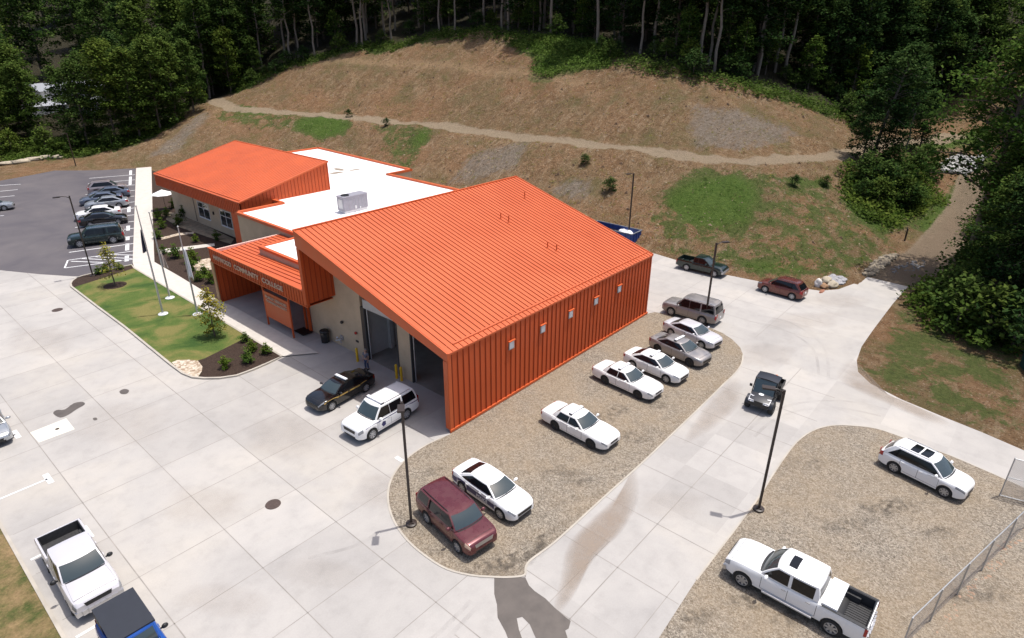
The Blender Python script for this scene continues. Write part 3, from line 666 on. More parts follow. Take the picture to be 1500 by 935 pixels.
# mesh
nx, ny = len(GX), len(GY)
verts = np.stack([XX, YY, HZ], -1).reshape(-1, 3); idx = np.arange(nx*ny).reshape(nx, ny)
faces = np.stack([idx[:-1, :-1], idx[1:, :-1], idx[1:, 1:], idx[:-1, 1:]], -1).reshape(-1, 4)
me = bpy.data.meshes.new('terrain'); me.from_pydata(verts.tolist(), [], faces.tolist())
ca = me.color_attributes.new('zones', 'FLOAT_COLOR', 'POINT')
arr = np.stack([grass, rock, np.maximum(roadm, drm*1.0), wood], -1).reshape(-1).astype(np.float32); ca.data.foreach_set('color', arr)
cb = me.color_attributes.new('tracks', 'FLOAT_COLOR', 'POINT')
bl = np.clip(1.2-linedist(BENCH[1:6])/1.1*.8, 0, 1); tr = np.stack([drm, bl, np.zeros(XX.shape), np.ones(XX.shape)], -1).reshape(-1).astype(np.float32); cb.data.foreach_set('color', tr)
me.polygons.foreach_set('use_smooth', [True]*len(me.polygons))
t = NT('hillside_soil'); w = t.world(); zn = t.n('ShaderNodeVertexColor', layer_name='zones'); sp = t.n('ShaderNodeSeparateColor'); t.l(zn.outputs[0], sp.inputs[0])
z2 = t.n('ShaderNodeVertexColor', layer_name='tracks'); sp2 = t.n('ShaderNodeSeparateColor'); t.l(z2.outputs[0], sp2.inputs[0])
n1 = t.noise(w, .16, 6, .6); n2 = t.noise(w, 1.1, 6, .65); n3 = t.noise(w, 6.0, 5, .7)
ws = t.world((.8, 2.4, .35), (0, 0, R(8))); n4 = t.noise(ws, .45, 6, .75, .8)   # rills running down the cut
n5 = t.noise(t.world((1, 1, 1)), 3.2, 6, .75)
soil = t.ramp(n2, [(.28, (.125, .070, .034)), (.5, (.225, .135, .068)), (.72, (.34, .235, .135))])
soil = t.mix(t.ramp(n4, [(.50, 0.0), (.66, .75)]), soil, (.38, .285, .18))
soil = t.mix(t.ramp(n1, [(.42, 0.0), (.60, .7)]), soil, (.185, .125, .062)); soil = t.mix(t.ramp(t.noise(w, .07, 4, .6), [(.45, 0.0), (.62, .45)]), soil, (.30, .150, .075))
soil = t.mix(t.ramp(n5, [(.60, 0.0), (.70, .75)]), soil, (.36, .29, .19))
soil = t.mix(t.ramp(n3, [(.36, .85), (.46, 0.0)]), soil, (.06, .035, .020)); soil = t.mix(t.ramp(t.noise(w, 4.2, 3, .6), [(.60, 0.0), (.66, .7)]), soil, (.40, .32, .22))
gcol = t.ramp(t.noise(w, 2.3, 6, .75), [(.3, (.048, .070, .018)), (.5, (.082, .112, .026)), (.7, (.150, .155, .055))])
g0 = t.math('ADD', sp.outputs[0], t.math('MULTIPLY', t.math('SUBTRACT', t.noise(w, .42, 6, .7, .4), .5), 2.3)); g0 = t.math('ADD', g0, t.math('MULTIPLY', t.math('SUBTRACT', n3, .5), .9))
gcol = t.mix(t.ramp(sp.outputs[0], [(.6, 0.0), (1.0, .85)]), gcol, t.ramp(n5, [(.3, (.032, .085, .008)), (.5, (.060, .130, .014)), (.7, (.11, .18, .03))])); gm = t.ramp(g0, [(.40, 0.0), (.62, .92)])
sparse = t.ramp(t.math('MULTIPLY', n1, t.noise(w, .5, 5, .7)), [(.26, 0.0), (.36, .42)])
c = t.mix(sparse, soil, (.105, .115, .038))
rk = t.ramp(t.noise(t.world((1, 1, 2)), 1.9, 7, .8), [(.3, (.09, .075, .06)), (.5, (.215, .18, .145)), (.7, (.36, .315, .26))])
r0 = t.math('ADD', sp.outputs[1], t.math('MULTIPLY', t.math('SUBTRACT', t.noise(t.world((.6, 2, .5), (0, 0, R(8))), .8, 7, .8), .5), 2.6)); c = t.mix(t.ramp(r0, [(.45, 0.0), (1.1 if False else 1.0, .8)]), c, rk)
c = t.mix(gm, c, gcol)
c = t.mix(t.math('MULTIPLY', sp2.outputs[1], t.ramp(n2, [(.3, .3), (.6, .9)])), c, (.34, .23, .13))
rcol = t.mix(n3, (.24, .18, .115), (.40, .32, .225)); rcol = t.mix(t.math('MULTIPLY', sp2.outputs[0], .55), rcol, (.19, .135, .095))
rm0 = t.math('ADD', sp.outputs[2], t.math('MULTIPLY', t.math('SUBTRACT', n2, .5), .7)); c = t.mix(t.ramp(rm0, [(.32, 0.0), (.55, .95)]), c, rcol)
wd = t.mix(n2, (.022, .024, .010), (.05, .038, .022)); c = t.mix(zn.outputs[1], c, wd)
t.set(c, .95, 0, .2); t.bump(t.math('ADD', t.math('ADD', n5, n3), t.math('ADD', t.math('MULTIPLY', n4, 1.2), t.math('MULTIPLY', n2, 1.5))), 1.0, .35)
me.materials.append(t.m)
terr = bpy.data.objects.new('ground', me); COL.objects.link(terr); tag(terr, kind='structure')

# ------------------------------------------------------------------ paving
def sheet(name, poly, z, mat, kind='structure', **k):
    "flat sheet from an outline (ear clipped by the mesh kernel)"
    vs = [Vector((p[0], p[1])) for p in poly]; n = len(vs)
    v, e, f, *_ = delaunay_2d_cdt(vs, [(i, (i+1) % n) for i in range(n)], [], 1, 1e-5)
    me = bpy.data.meshes.new(name); me.from_pydata([(p.x, p.y, 0) for p in v], [], [tuple(q) for q in f]); me.materials.append(mat)
    me.update()
    for p in me.polygons:
        if p.normal.z < 0: p.flip()
    o = bpy.data.objects.new(name, me); COL.objects.link(o); o.location.z = z; return tag(o, kind=kind, **k)
def spline(pts, n=6, closed=True):
    out = []; N = len(pts)
    for i in range(N if closed else N-1):
        p0, p1, p2, p3 = [Vector(pts[(i+k) % N] if closed else pts[min(max(i+k, 0), N-1)]) for k in (-1, 0, 1, 2)]
        for j in range(n):
            t = j/n; out.append(tuple(.5*((2*p1)+(p2-p0)*t+(2*p0-5*p1+4*p2-p3)*t*t+(3*p1-p0-3*p2+p3)*t**3)))
    return out
t = NT('concrete'); w = t.world(); n = t.noise(w, .12, 5, .6, .3); n2 = t.noise(w, .9, 6, .65); n3 = t.noise(w, 14, 4, .6)
sc = t.world((1/4.2, 1/3.92, 1)); fl = t.n('ShaderNodeVectorMath', operation='FLOOR'); 
mp = t.n('ShaderNodeMapping'); mp.inputs['Location'].default_value = (.30, .33, 0); t.l(sc, mp.inputs[0]); t.l(mp.outputs[0], fl.inputs[0])
wn = t.n('ShaderNodeTexWhiteNoise', noise_dimensions='2D'); t.l(fl.outputs[0], wn.inputs[0])
c = t.ramp(n, [(.3, (.34, .323, .307)), (.5, (.395, .373, .35)), (.72, (.455, .420, .375))])
c = t.mix(1.0, c, t.ramp(n2, [(.2, .86), (.5, 1.0), (.8, 1.05)]), 'MULTIPLY')
c = t.mix(1.0, c, t.ramp(wn.outputs[0], [(0, .91), (1, 1.04)]), 'MULTIPLY')
c = t.mix(1.0, c, t.ramp(n3, [(.2, .93), (.8, 1.04)]), 'MULTIPLY')
c = t.mix(t.ramp(t.noise(t.world((1, .35, 1), (0, 0, .5)), .55, 6, .75, 1.2), [(.58, 0.0), (.72, .28)]), c, (.33, .31, .29))
t.set(c, .8, 0, .3); t.bump(n3, .08, .01); M['concrete'] = t.m
t = NT('new_concrete'); w = t.world(); t.set(t.mix(1.0, (.54, .50, .45), t.ramp(t.noise(w, 1.5, 5, .6), [(.3, .9), (.7, 1.04)]), 'MULTIPLY'), .8, 0, .3); M['walk'] = t.m
t = NT('gravel'); w = t.world(); v = t.voro(w, 13.0); v2 = t.voro(w, 30.0); n = t.noise(w, .16, 5, .65); n1 = t.noise(w, .7, 7, .75)
bw = t.n('ShaderNodeRGBToBW'); t.l(v, bw.inputs[0]); bw2 = t.n('ShaderNodeRGBToBW'); t.l(v2, bw2.inputs[0])
c = t.ramp(bw.outputs[0], [(.2, (.075, .06, .046)), (.5, (.19, .16, .122)), (.8, (.37, .32, .255))])
c = t.mix(.45, c, t.ramp(bw2.outputs[0], [(.2, (.08, .066, .052)), (.5, (.19, .163, .13)), (.8, (.40, .355, .30))]))
c = t.mix(t.ramp(n, [(.38, 0.0), (.60, .45)]), c, (.27, .20, .125)); c = t.mix(t.ramp(n1, [(.55, 0.0), (.70, .55)]), c, (.12, .10, .08)); c = t.mix(t.ramp(t.noise(w, 3.5, 5, .7), [(.35, .25), (.55, 0.0)]), c, (.33, .29, .235))
t.set(c, .95, 0, .2); t.bump(t.voro(w, 13.0, 'Distance'), .7, .04); M['gravel'] = t.m
t = NT('asphalt'); w = t.world(); n = t.noise(w, .15, 5, .6, .5); n2 = t.noise(w, 30, 3)
c = t.ramp(n, [(.3, (.082, .075, .085)), (.7, (.125, .112, .115))]); c = t.mix(1.0, c, t.ramp(n2, [(.2, .85), (.8, 1.15)]), 'MULTIPLY'); t.set(c, .85, 0, .3); t.bump(n2, .1, .01); M['asphalt'] = t.m
t = NT('lawn'); w = t.world(); n = t.noise(w, .28, 5, .6, .4); n2 = t.noise(w, 9, 5, .7)
c = t.ramp(n, [(.34, (.036, .074, .016)), (.48, (.078, .115, .026)), (.60, (.165, .150, .05))]); c = t.mix(1.0, c, t.ramp(n2, [(.2, .65), (.8, 1.3)]), 'MULTIPLY'); t.set(c, .95, 0, .2); t.bump(n2, .6, .06); M['lawn'] = t.m
t = NT('mulch'); w = t.world(); n = t.noise(w, 7, 6, .8); t.set(t.ramp(n, [(.3, (.020, .012, .009)), (.6, (.055, .036, .027)), (.8, (.12, .085, .065))]), .95, 0, .2); t.bump(n, .8, .06); M['mulch'] = t.m
t = NT('river_stone'); w = t.world(); v = t.voro(w, 5.5); bw = t.n('ShaderNodeRGBToBW'); t.l(v, bw.inputs[0]); t.set(t.ramp(bw.outputs[0], [(.1, (.25, .17, .11)), (.5, (.42, .34, .25)), (.9, (.62, .55, .46))]), .8); t.bump(t.voro(w, 5.5, 'Distance'), .8, -.06); M['stone'] = t.m
M['line'] = simple('road_paint', (.72, .72, .72), .6, var=.2, sc=8)
M['joint'] = simple('joint', (.285, .262, .24), .9, var=.3, sc=.6)
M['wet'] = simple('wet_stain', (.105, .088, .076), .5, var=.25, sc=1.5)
M['patch'] = simple('pale_patch', (.66, .63, .54), .8, var=.05)

conc = [(-21.5, -60), (-21.5, 62), gp(0, 396), gp(60, 402), gp(107, 405), gp(125, 400), gp(200, 392), (1, 50.5), (8, 60), (38, 60), (40.2, 40), (40.8, 20)]+[gp(*q) for q in [(960, 372), (990, 381), (1020, 391), (1060, 402), (1110, 412), (1160, 420), (1200, 426), (1228, 424), (1250, 416), (1267, 405), (1330, 420), (1308, 445), (1280, 482), (1262, 508), (1255, 528), (1257, 545), (1275, 562), (1320, 585), (1380, 610), (1440, 634), (1500, 660)]]+[(21.6, -33.5), (13.5, -70), (-8, -70)]
sheet('concrete_drive', conc, 0.0, M['concrete'])
jt = MB()
def jl(a, b, w=.045): 
    a, b = Vector((a[0], a[1], 0)), Vector((b[0], b[1], 0)); d = (b-a).normalized(); n = Vector((-d.y, d.x, 0))*w/2
    jt.add([a-n, b-n, b+n, a+n], [(0, 1, 2, 3)])
for k in range(5): x = -18.1+4.2*k; jl((x, -30 if k < 3 else -13), (x, 58), .05 if k < 3 else .04)
for k in range(-6, 15): y = 2.62+3.92*k-(0 if k < 0 else 0); jl((-21.3, y), (-1.2 if y < 20 else -6.5, y), .035)
jl((-18, -14.3), (24, -14.3), .05)
for k in range(-3, 7): x = -2.43+3.94*k; jl((x, -17.6), (x, -11.0 if x < 16 else -8), .04)
for k in range(4): jl((26+4*k, -13 if k else -9), (26+4*k, 8), .03)
for y in (-9.5, -4.8, 0): jl((27, y), (40, y), .03)
o = jt.build('concrete_joints', M['joint'], kind='structure'); o.location.z = .004
asph = [gp(x, y) for x, y in [(0, 396), (60, 402), (107, 405), (122, 405), (193, 389), (195, 385), (199, 247), (180, 247.5), (150, 249.5), (112, 250), (80, 250), (50, 256), (0, 265)]]+[(-35, 118), (-35, 60)]
sheet('asphalt_lot', asph, .008, M['asphalt'])
g1 = gps([(959, 457.5), (985, 462), (1010, 470), (1041, 481), (1058, 488), (1072, 497), (1084, 509), (1088.5, 520), (1086, 534), (1076, 548), (1060, 563), (1040, 583), (985, 636), (940, 679), (880, 733), (840, 770), (812, 795), (792, 810), (776, 822), (770, 832), (768, 843), (745, 846), (722, 845.5), (690, 843), (655, 834), (625, 816), (597, 792), (578, 765), (569, 738), (570, 712), (580, 690), (597, 671), (625, 652), (660, 636)])+[(0.2, -.02), (25.2, -.02)]
g1s = g1
sheet('gravel_strip', g1s, .013, M['gravel'])
g2 = gps([(965, 935), (1020, 850), (1104.5, 738.6), (1130, 699), (1148, 672), (1167, 648), (1189, 632), (1214, 624.3), (1244, 623.5), (1282, 628), (1316, 639), (1360, 656), (1400, 671), (1468, 700.6), (1500, 715)])+[(18.0, -33.5), (13, -60), (-13, -60), (-13, -17.9)]
sheet('gravel_lot', g2, .013, M['gravel'])
# light concrete edging beside the gravel
M['edge'] = simple('edging_concrete', (.42, .38, .325), .8, var=.2, sc=1)
def ribbon(name, pts, w, z, h, mat, closed=False, side=0, **k):
    mb = MB(); n = len(pts); P = [Vector((p[0], p[1], 0)) for p in pts]; L_ = []; R_ = []
    for i in range(n):
        a = P[(i-1) % n] if closed or i > 0 else P[i]; b = P[(i+1) % n] if closed or i < n-1 else P[i]
        d = (b-a).normalized(); nn = Vector((-d.y, d.x, 0)); o0 = side*w/2
        L_.append(P[i]+nn*(w/2+o0)); R_.append(P[i]-nn*(w/2-o0))
    for i in range(n if closed else n-1):
        j = (i+1) % n; q = [L_[i], L_[j], R_[j], R_[i]]; up = Vector((0, 0, h))
        mb.add([v+up for v in q]+q, [(3, 2, 1, 0), (0, 1, 5, 4), (2, 3, 7, 6)])
    o = mb.build(name, mat, **k); o.location.z = z; return o
ribbon('edging_strip', spline(g1[7:34], 3, False), .11, .016, .012, M['edge'], kind='structure')
ribbon('edging_strip', spline(g2[1:15], 3, False), .09, .016, .012, M['edge'], kind='structure')
# lawn island
isl = gps([(105, 421), (104, 417), (106, 413), (113, 408), (122, 405), (150, 398.5), (193, 389), (197, 394), (413, 523.5), (392, 533.5), (370, 543), (346.7, 551.5), (323, 555), (300, 555.5), (283, 554), (268, 548), (251, 535.5), (183, 480), (140, 448)])
sheet('lawn', isl, .10, M['lawn'])
ribbon('kerb', isl, .17, 0.0, .125, M['edge'], True, 0, kind='structure')
sheet('mulch_bed', gps([(107, 423), (104.5, 417), (106.5, 413), (113, 408.5), (122, 405.5), (150, 399), (192.5, 390), (196, 394.5)]), .112, M['mulch'])
sheet('mulch_bed', gps([(412, 523.5), (391, 533), (369, 542.5), (346, 551), (323, 554.5), (300, 555), (291, 554.5), (296, 546), (297, 539), (290, 530), (300, 527), (366, 494)]), .112, M['mulch'])
sheet('stone_bed', gps([(252, 533), (260, 529.5), (277, 529), (290.5, 530.5), (297, 539), (296, 546), (290.5, 554), (283, 553.5), (268, 547.5)]), .116, M['stone'])
tc = gp(169, 419.5); sheet('tree_ring', [(tc[0]+1.05*math.cos(a/16*math.pi), tc[1]+1.05*math.sin(a/16*math.pi)) for a in range(32)], .113, M['mulch'])
# sidewalk and beds in front of the wing
sheet('sidewalk', gps([(199.6, 247), (222, 245.4), (223.8, 315.6), (226.4, 385), (262, 405.5), (297, 426.8), (321, 442)])+[(.5, 30), (.5, 15.9), gp(413, 523.5), gp(197, 394), gp(194.7, 386)], .10, M['walk'])
bed = gps([(226.4, 384), (222.8, 300), (222.5, 250)])+[(21, 92), (11.2, 67), (11.2, 43), (7.4, 41), (7.4, 32.5), (.4, 32.5)]+gps([(297, 426)])
sheet('planting_bed', bed, .03, M['mulch'])
sheet('paver_path', gps([(231, 366.5), (314, 357), (315, 361), (238, 371.5)]), .05, M['walk'])
sheet('paver_path', gps([(235, 349), (262, 342), (285, 340), (284, 343), (262, 345.5), (237, 352)]), .05, M['stone'])
M['strawsoil'] = simple('dry_bare_soil', (.30, .25, .17), .95, var=.5, sc=2)
sheet('bare_soil', gps([(246, 312), (262, 312), (343, 351), (338, 358), (305, 348), (262, 333), (243, 322)]), .045, M['strawsoil'])
cc = gp(306, 388); sheet('stone_bed', spline([(cc[0]+a, cc[1]+b) for a, b in ((-1.6, -1.2), (-1.9, 1.2), (-.2, 2.2), (1.7, 1.6), (2.1, -.6), (.6, -2.0))], 4), .046, M['stone'])
# painted marks
pm = MB()
def stripe(a, b, w=.13, w2=None):
    a, b = Vector((a[0], a[1], 0)), Vector((b[0], b[1], 0)); d = (b-a).normalized(); n = Vector((-d.y, d.x, 0))*w/2
    pm.add([a-n, b-n, b+n, a+n], [(0, 1, 2, 3)])
def px_s(a, b, w=.13): stripe(gp(*a), gp(*b), w)
for a, b in [((130.7, 261.5), (198, 256)), ((128.7, 269.5), (198, 263.6)), ((127.5, 277.3), (197.5, 271)), ((125, 285.5), (197.5, 279)), ((124, 294), (197, 287.5)), ((121, 303), (197, 296)), ((119, 312), (196.5, 305)), ((115, 322), (196.5, 315)), ((110, 333.5), (196, 324.5)), ((106, 345), (196, 334.5)), ((102, 357), (195.5, 346)), ((101, 370), (195.5, 357)), 
             ((0, 272), (30.5, 270)), ((0, 280.5), (26, 278)), ((0, 289), (21.4, 287)), ((0, 298), (16, 296.5)), ((0, 307), (11.6, 306)), ((0, 316.5), (6, 316))]: px_s(a, b, .20)
for x, ys in ((191.5, ((250, 257), (259, 271), (303, 311), (331, 338), (347, 352), (357, 367), (375, 383))),):
    for y0, y1 in ys: px_s((191.5-(y0-250)*.045, y0), (191.5-(y1-250)*.045, y1), .42)
for a, b in [((94.7, 392.8), (99.5, 381.5)), ((94.7, 392.8), (195, 380)), ((99.5, 381.5), (195, 368)), ((104, 383), (160, 385)), ((120, 379), (182, 382)), ((140, 376.5), (194, 379)), ((160, 373), (195, 374))]: px_s(a, b, .16)
X0 = -18.75
for y in (7.75, 1.15, 14.25, 20.9, -5.4, 27.5): stripe((X0, y+.02), (-21.2, y+.02), .15); stripe((X0+.04, y-.58), (X0+.04, y+.62), .30)
stripe(gp(580, 669.5), gp(590, 676), .26)
o = pm.build('road_markings', M['line'], kind='structure'); o.location.z = .0125
t = NT('dry_verge'); w = t.world(); n = t.noise(w, .8, 6, .7); n2 = t.noise(w, 7, 5, .75)
t.set(t.mix(1.0, t.ramp(n, [(.35, (.055, .075, .020)), (.5, (.16, .125, .055)), (.65, (.24, .165, .085))]), t.ramp(n2, [(.25, .6), (.75, 1.35)]), 'MULTIPLY'), .95, 0, .2); t.bump(n2, .8, .08); M['verge'] = t.m
sheet('verge', [(-21.6, -60), (-21.6, 62), (-60, 62), (-60, -60)], .05, M['verge'])
ribbon('kerb', [(-21.55, -60), (-21.55, 62)], .15, 0, .10, M['edge'], kind='structure')
# stains, covers and patches
def stain(pts, z=.008, mat='wet', n=3, name='stain'): return sheet(name, spline(gps(pts), n), z, M[mat])
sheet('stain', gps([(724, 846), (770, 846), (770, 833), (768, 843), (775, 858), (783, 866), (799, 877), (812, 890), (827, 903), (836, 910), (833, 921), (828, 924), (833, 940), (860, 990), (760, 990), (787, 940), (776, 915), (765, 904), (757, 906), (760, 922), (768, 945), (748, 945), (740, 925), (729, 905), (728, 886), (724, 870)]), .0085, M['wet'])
stain([(78, 606), (83, 601), (95, 600), (108, 591), (121, 589), (124, 593), (112, 600), (100, 608), (88, 612)])
stain([(175, 573.5), (182, 570), (189, 572), (186, 577), (178, 577.5)]); stain([(136, 613), (141, 612), (142.5, 615), (138, 616)])
sheet('concrete_patch', gps([(44, 634), (97, 613), (109.5, 629), (57, 648.5)]), .006, M['patch'])
M['iron'] = simple('iron_cover', (.075, .05, .042), .7, var=.4, sc=8)
for nm, px, r, lb in (('manhole_cover', (400, 739), .42, 'rusty round manhole cover in the middle of the drive'), ('manhole_cover', (84, 454.3), .45, 'rusty oval drain cover near the lawn tip'), ('valve_cover', (84, 628.7), .12, 'small round valve cover in the pale concrete patch')):
    mb = MB(); mb.lathe([(r, 0), (r*.97, .02), (r*.85, .022), (r*.83, .014), (.001, .014)], 24)
    for k in range(4): mb.box((0, -r*.5+r*.33*k, .017), (r*1.3, .03, .01))
    o = mb.build(nm, M['iron'], label=lb, cat='manhole cover'); p = gp(*px); o.location = (p[0], p[1], .004)
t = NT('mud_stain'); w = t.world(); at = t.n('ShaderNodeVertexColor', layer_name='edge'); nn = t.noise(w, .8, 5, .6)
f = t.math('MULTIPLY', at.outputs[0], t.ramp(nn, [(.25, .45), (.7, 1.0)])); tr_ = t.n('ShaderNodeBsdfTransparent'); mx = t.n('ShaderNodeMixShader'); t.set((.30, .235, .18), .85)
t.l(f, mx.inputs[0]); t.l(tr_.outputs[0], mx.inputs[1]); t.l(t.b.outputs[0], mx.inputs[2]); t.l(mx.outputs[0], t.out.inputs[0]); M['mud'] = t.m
def softstain(pts, z, st=1.0, name='mud_stain'):
    P = spline(gps(pts), 4); cx_ = sum(p[0] for p in P)/len(P); cy_ = sum(p[1] for p in P)/len(P); n = len(P)
    mb = MB(); mb.v = [(cx_, cy_, 0)]
    for q in (.45, .75, 1.0, 1.25): mb.v += [(cx_+(p[0]-cx_)*q, cy_+(p[1]-cy_)*q, 0) for p in P]
    for i in range(n): mb.f.append((0, 1+i, 1+(i+1) % n)); mb.m.append(0)
    for r_ in range(3):
        for i in range(n): b0 = 1+r_*n; b1 = b0+n; mb.f.append((b0+i, b1+i, b1+(i+1) % n, b0+(i+1) % n)); mb.m.append(0)
    o = mb.build(name, M['mud'], kind='structure'); o.location.z = z; ca = o.data.color_attributes.new('edge', 'FLOAT_COLOR', 'POINT')
    vals = [st]+[st]*n+[st*.85]*n+[st*.45]*n+[0]*n
    ca.data.foreach_set('color', [c for v in vals for c in (v, v, v, 1)]); return o
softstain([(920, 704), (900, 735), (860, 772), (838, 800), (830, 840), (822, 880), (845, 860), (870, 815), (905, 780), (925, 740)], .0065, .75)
M['dirt'] = None
def darkstain(pts, z, st): 
    o = softstain(pts, z, st, 'dirt_stain'); o.data.materials[0] = M['dirt']; return o
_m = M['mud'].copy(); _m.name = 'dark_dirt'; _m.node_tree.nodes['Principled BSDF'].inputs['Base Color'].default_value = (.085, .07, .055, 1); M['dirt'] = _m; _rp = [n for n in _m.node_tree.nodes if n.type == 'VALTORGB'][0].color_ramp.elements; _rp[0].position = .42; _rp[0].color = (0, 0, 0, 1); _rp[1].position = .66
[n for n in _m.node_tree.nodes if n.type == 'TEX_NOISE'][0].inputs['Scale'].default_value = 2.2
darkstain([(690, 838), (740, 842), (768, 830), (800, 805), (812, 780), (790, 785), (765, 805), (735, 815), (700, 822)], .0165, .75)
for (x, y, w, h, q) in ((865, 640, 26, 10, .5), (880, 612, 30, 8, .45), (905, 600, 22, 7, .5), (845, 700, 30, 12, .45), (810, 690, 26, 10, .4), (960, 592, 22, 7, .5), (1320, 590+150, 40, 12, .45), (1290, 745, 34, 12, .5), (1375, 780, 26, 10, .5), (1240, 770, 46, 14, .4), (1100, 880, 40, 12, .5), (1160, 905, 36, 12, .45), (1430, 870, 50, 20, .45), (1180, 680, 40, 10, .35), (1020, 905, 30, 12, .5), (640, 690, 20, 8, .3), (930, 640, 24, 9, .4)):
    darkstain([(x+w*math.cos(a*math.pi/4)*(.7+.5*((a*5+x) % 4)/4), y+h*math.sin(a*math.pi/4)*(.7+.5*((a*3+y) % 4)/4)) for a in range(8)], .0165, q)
for (x, y, w, h, q) in ((300, 740, 70, 26, .12), (180, 620, 80, 30, .10), (60, 500, 60, 20, .12), (420, 640, 70, 30, .12), (560, 720, 50, 24, .14), (1180, 470, 60, 14, .14), (1120, 520, 50, 16, .14), (1230, 440, 40, 10, .15), (980, 740, 60, 20, .12), (330, 880, 60, 24, .12), (470, 840, 60, 22, .10)):
    softstain([(x+w*math.cos(a*math.pi/4)*(.7+.5*((a*5+x) % 4)/4), y+h*math.sin(a*math.pi/4)*(.7+.5*((a*3+y) % 4)/4)) for a in range(8)], .0066+.0001*(x % 7), q)
tk = t = NT('tyre_track'); w = t.world(); tp_ = t.n('ShaderNodeBsdfTransparent'); mx = t.n('ShaderNodeMixShader'); t.set((.10, .09, .085), .8); t.l(t.ramp(t.noise(w, .9, 5, .7), [(.42, 0.0), (.7, .15)]), mx.inputs[0]); t.l(tp_.outputs[0], mx.inputs[1]); t.l(t.b.outputs[0], mx.inputs[2]); t.l(mx.outputs[0], t.out.inputs[0]); M['track'] = t.m
for i, pts in enumerate(([(1105, 640), (1130, 618), (1170, 602), (1230, 598), (1300, 612)], [(1095, 632), (1125, 606), (1175, 590), (1240, 588), (1310, 602)], [(1090, 470), (1140, 480), (1190, 510), (1200, 560)], [(1110, 462), (1160, 474), (1206, 508), (1214, 560)], [(560, 775), (520, 800), (440, 820)], [(690, 880), (640, 930), (600, 960)], [(704, 884), (660, 930), (620, 965)])):
    ribbon('tyre_track', spline(gps(pts), 5, False), .22, .0072+.0002*(i % 4), .0004, M['track'], kind='structure')
softstain([(1258, 535), (1240, 560), (1300, 590), (1360, 615), (1370, 608), (1290, 572)], .0065, .5)
softstain([(1040, 590), (1075, 560), (1080, 590), (1050, 620), (1010, 640)], .0065, .35)
# ------------------------------------------------------------------ the building
def metal(name, col, rough, amt=.10):
    t = NT(name); w = t.world(); n = t.noise(w, .35, 4, .6); n2 = t.noise(t.world((3, 3, .3)), 1.2, 4, .6)
    c = t.mix(1.0, col, t.ramp(n, [(.25, 1-amt), (.75, 1+amt*.5)]), 'MULTIPLY'); c = t.mix(t.ramp(n2, [(.55, 0.0), (.8, .10)]), c, (.42, .25, .16))
    wv = t.noise(w, 1.6, 3, .5); t.bump(wv, .12, .05); t.set(c, t.ramp(n, [(.3, rough-.1), (.7, rough+.1)]), 0, .3); return t.m
M['or_roof'] = metal('orange_roof_metal', (.53, .110, .038), .5)
M['or_wall'] = metal('orange_wall_metal', (.52, .088, .022), .5)
M['or_rib_shade'] = metal('orange_seam_shade', (.33, .050, .014), .55)  # darker than the panels: the ribs' thin shadow lines painted into their colour
M['or_trim'] = metal('orange_trim', (.56, .112, .034), .45)
t = NT('tan_block'); w = t.world(); c = t.mix(1.0, (.50, .385, .265), t.ramp(t.noise(w, .7, 5, .65), [(.3, .88), (.7, 1.06)]), 'MULTIPLY'); c = t.mix(1.0, c, t.ramp(t.noise(w, 12, 3), [(.2, .93), (.8, 1.05)]), 'MULTIPLY')
t.set(c, .85, 0, .3); M['tan'] = t.m
t = NT('roof_membrane'); w = t.world(); t.set(t.mix(1.0, (.84, .82, .81), t.ramp(t.noise(w, .6, 5, .7), [(.25, .88), (.6, 1.02)]), 'MULTIPLY'), .6, 0, .4); M['membrane'] = t.m
M['pale'] = simple('pale_interior', (.50, .48, .45), .8); M['dark'] = simple('dark_interior', (.05, .05, .05), .8); M['slab'] = simple('garage_slab', (.26, .24, .21), .6, var=.3, sc=.8)
M['winglass'] = NT('window_glass').set((.03, .035, .04), .05, 0, 1.0).m; M['winframe'] = simple('white_frame', (.72, .72, .72), .5); M['bronze'] = simple('bronze_paint', (.035, .024, .020), .45)
M['letter'] = simple('brushed_letters', (.60, .42, .34), .4, .4); M['galv'] = simple('galvanised_steel', (.48, .49, .50), .4, .6, sc=5); M['steelbox'] = simple('unit_casing', (.34, .33, .37), .5, .3)

BD = empty('college_building', (0, 0, 0), label='orange metal and tan masonry college building with sloping roofs and open garage bays', cat='building')
RZ = lambda y: 5.82+.2865*y
def prism(mb, pts, axis, a, b, m=0):
    "extrude a 2-D outline along an axis; pts in the two other coordinates"
    n = len(pts); f = (lambda p, q: (q, p[0], p[1])) if axis == 'x' else (lambda p, q: (p[0], q, p[1])) if axis == 'y' else (lambda p, q: (p[0], p[1], q))
    mb.add([f(p, a) for p in pts]+[f(p, b) for p in pts], [tuple(range(n))[::-1], tuple(range(n, 2*n))]+[(i, (i+1) % n, n+(i+1) % n, n+i) for i in range(n)], m)
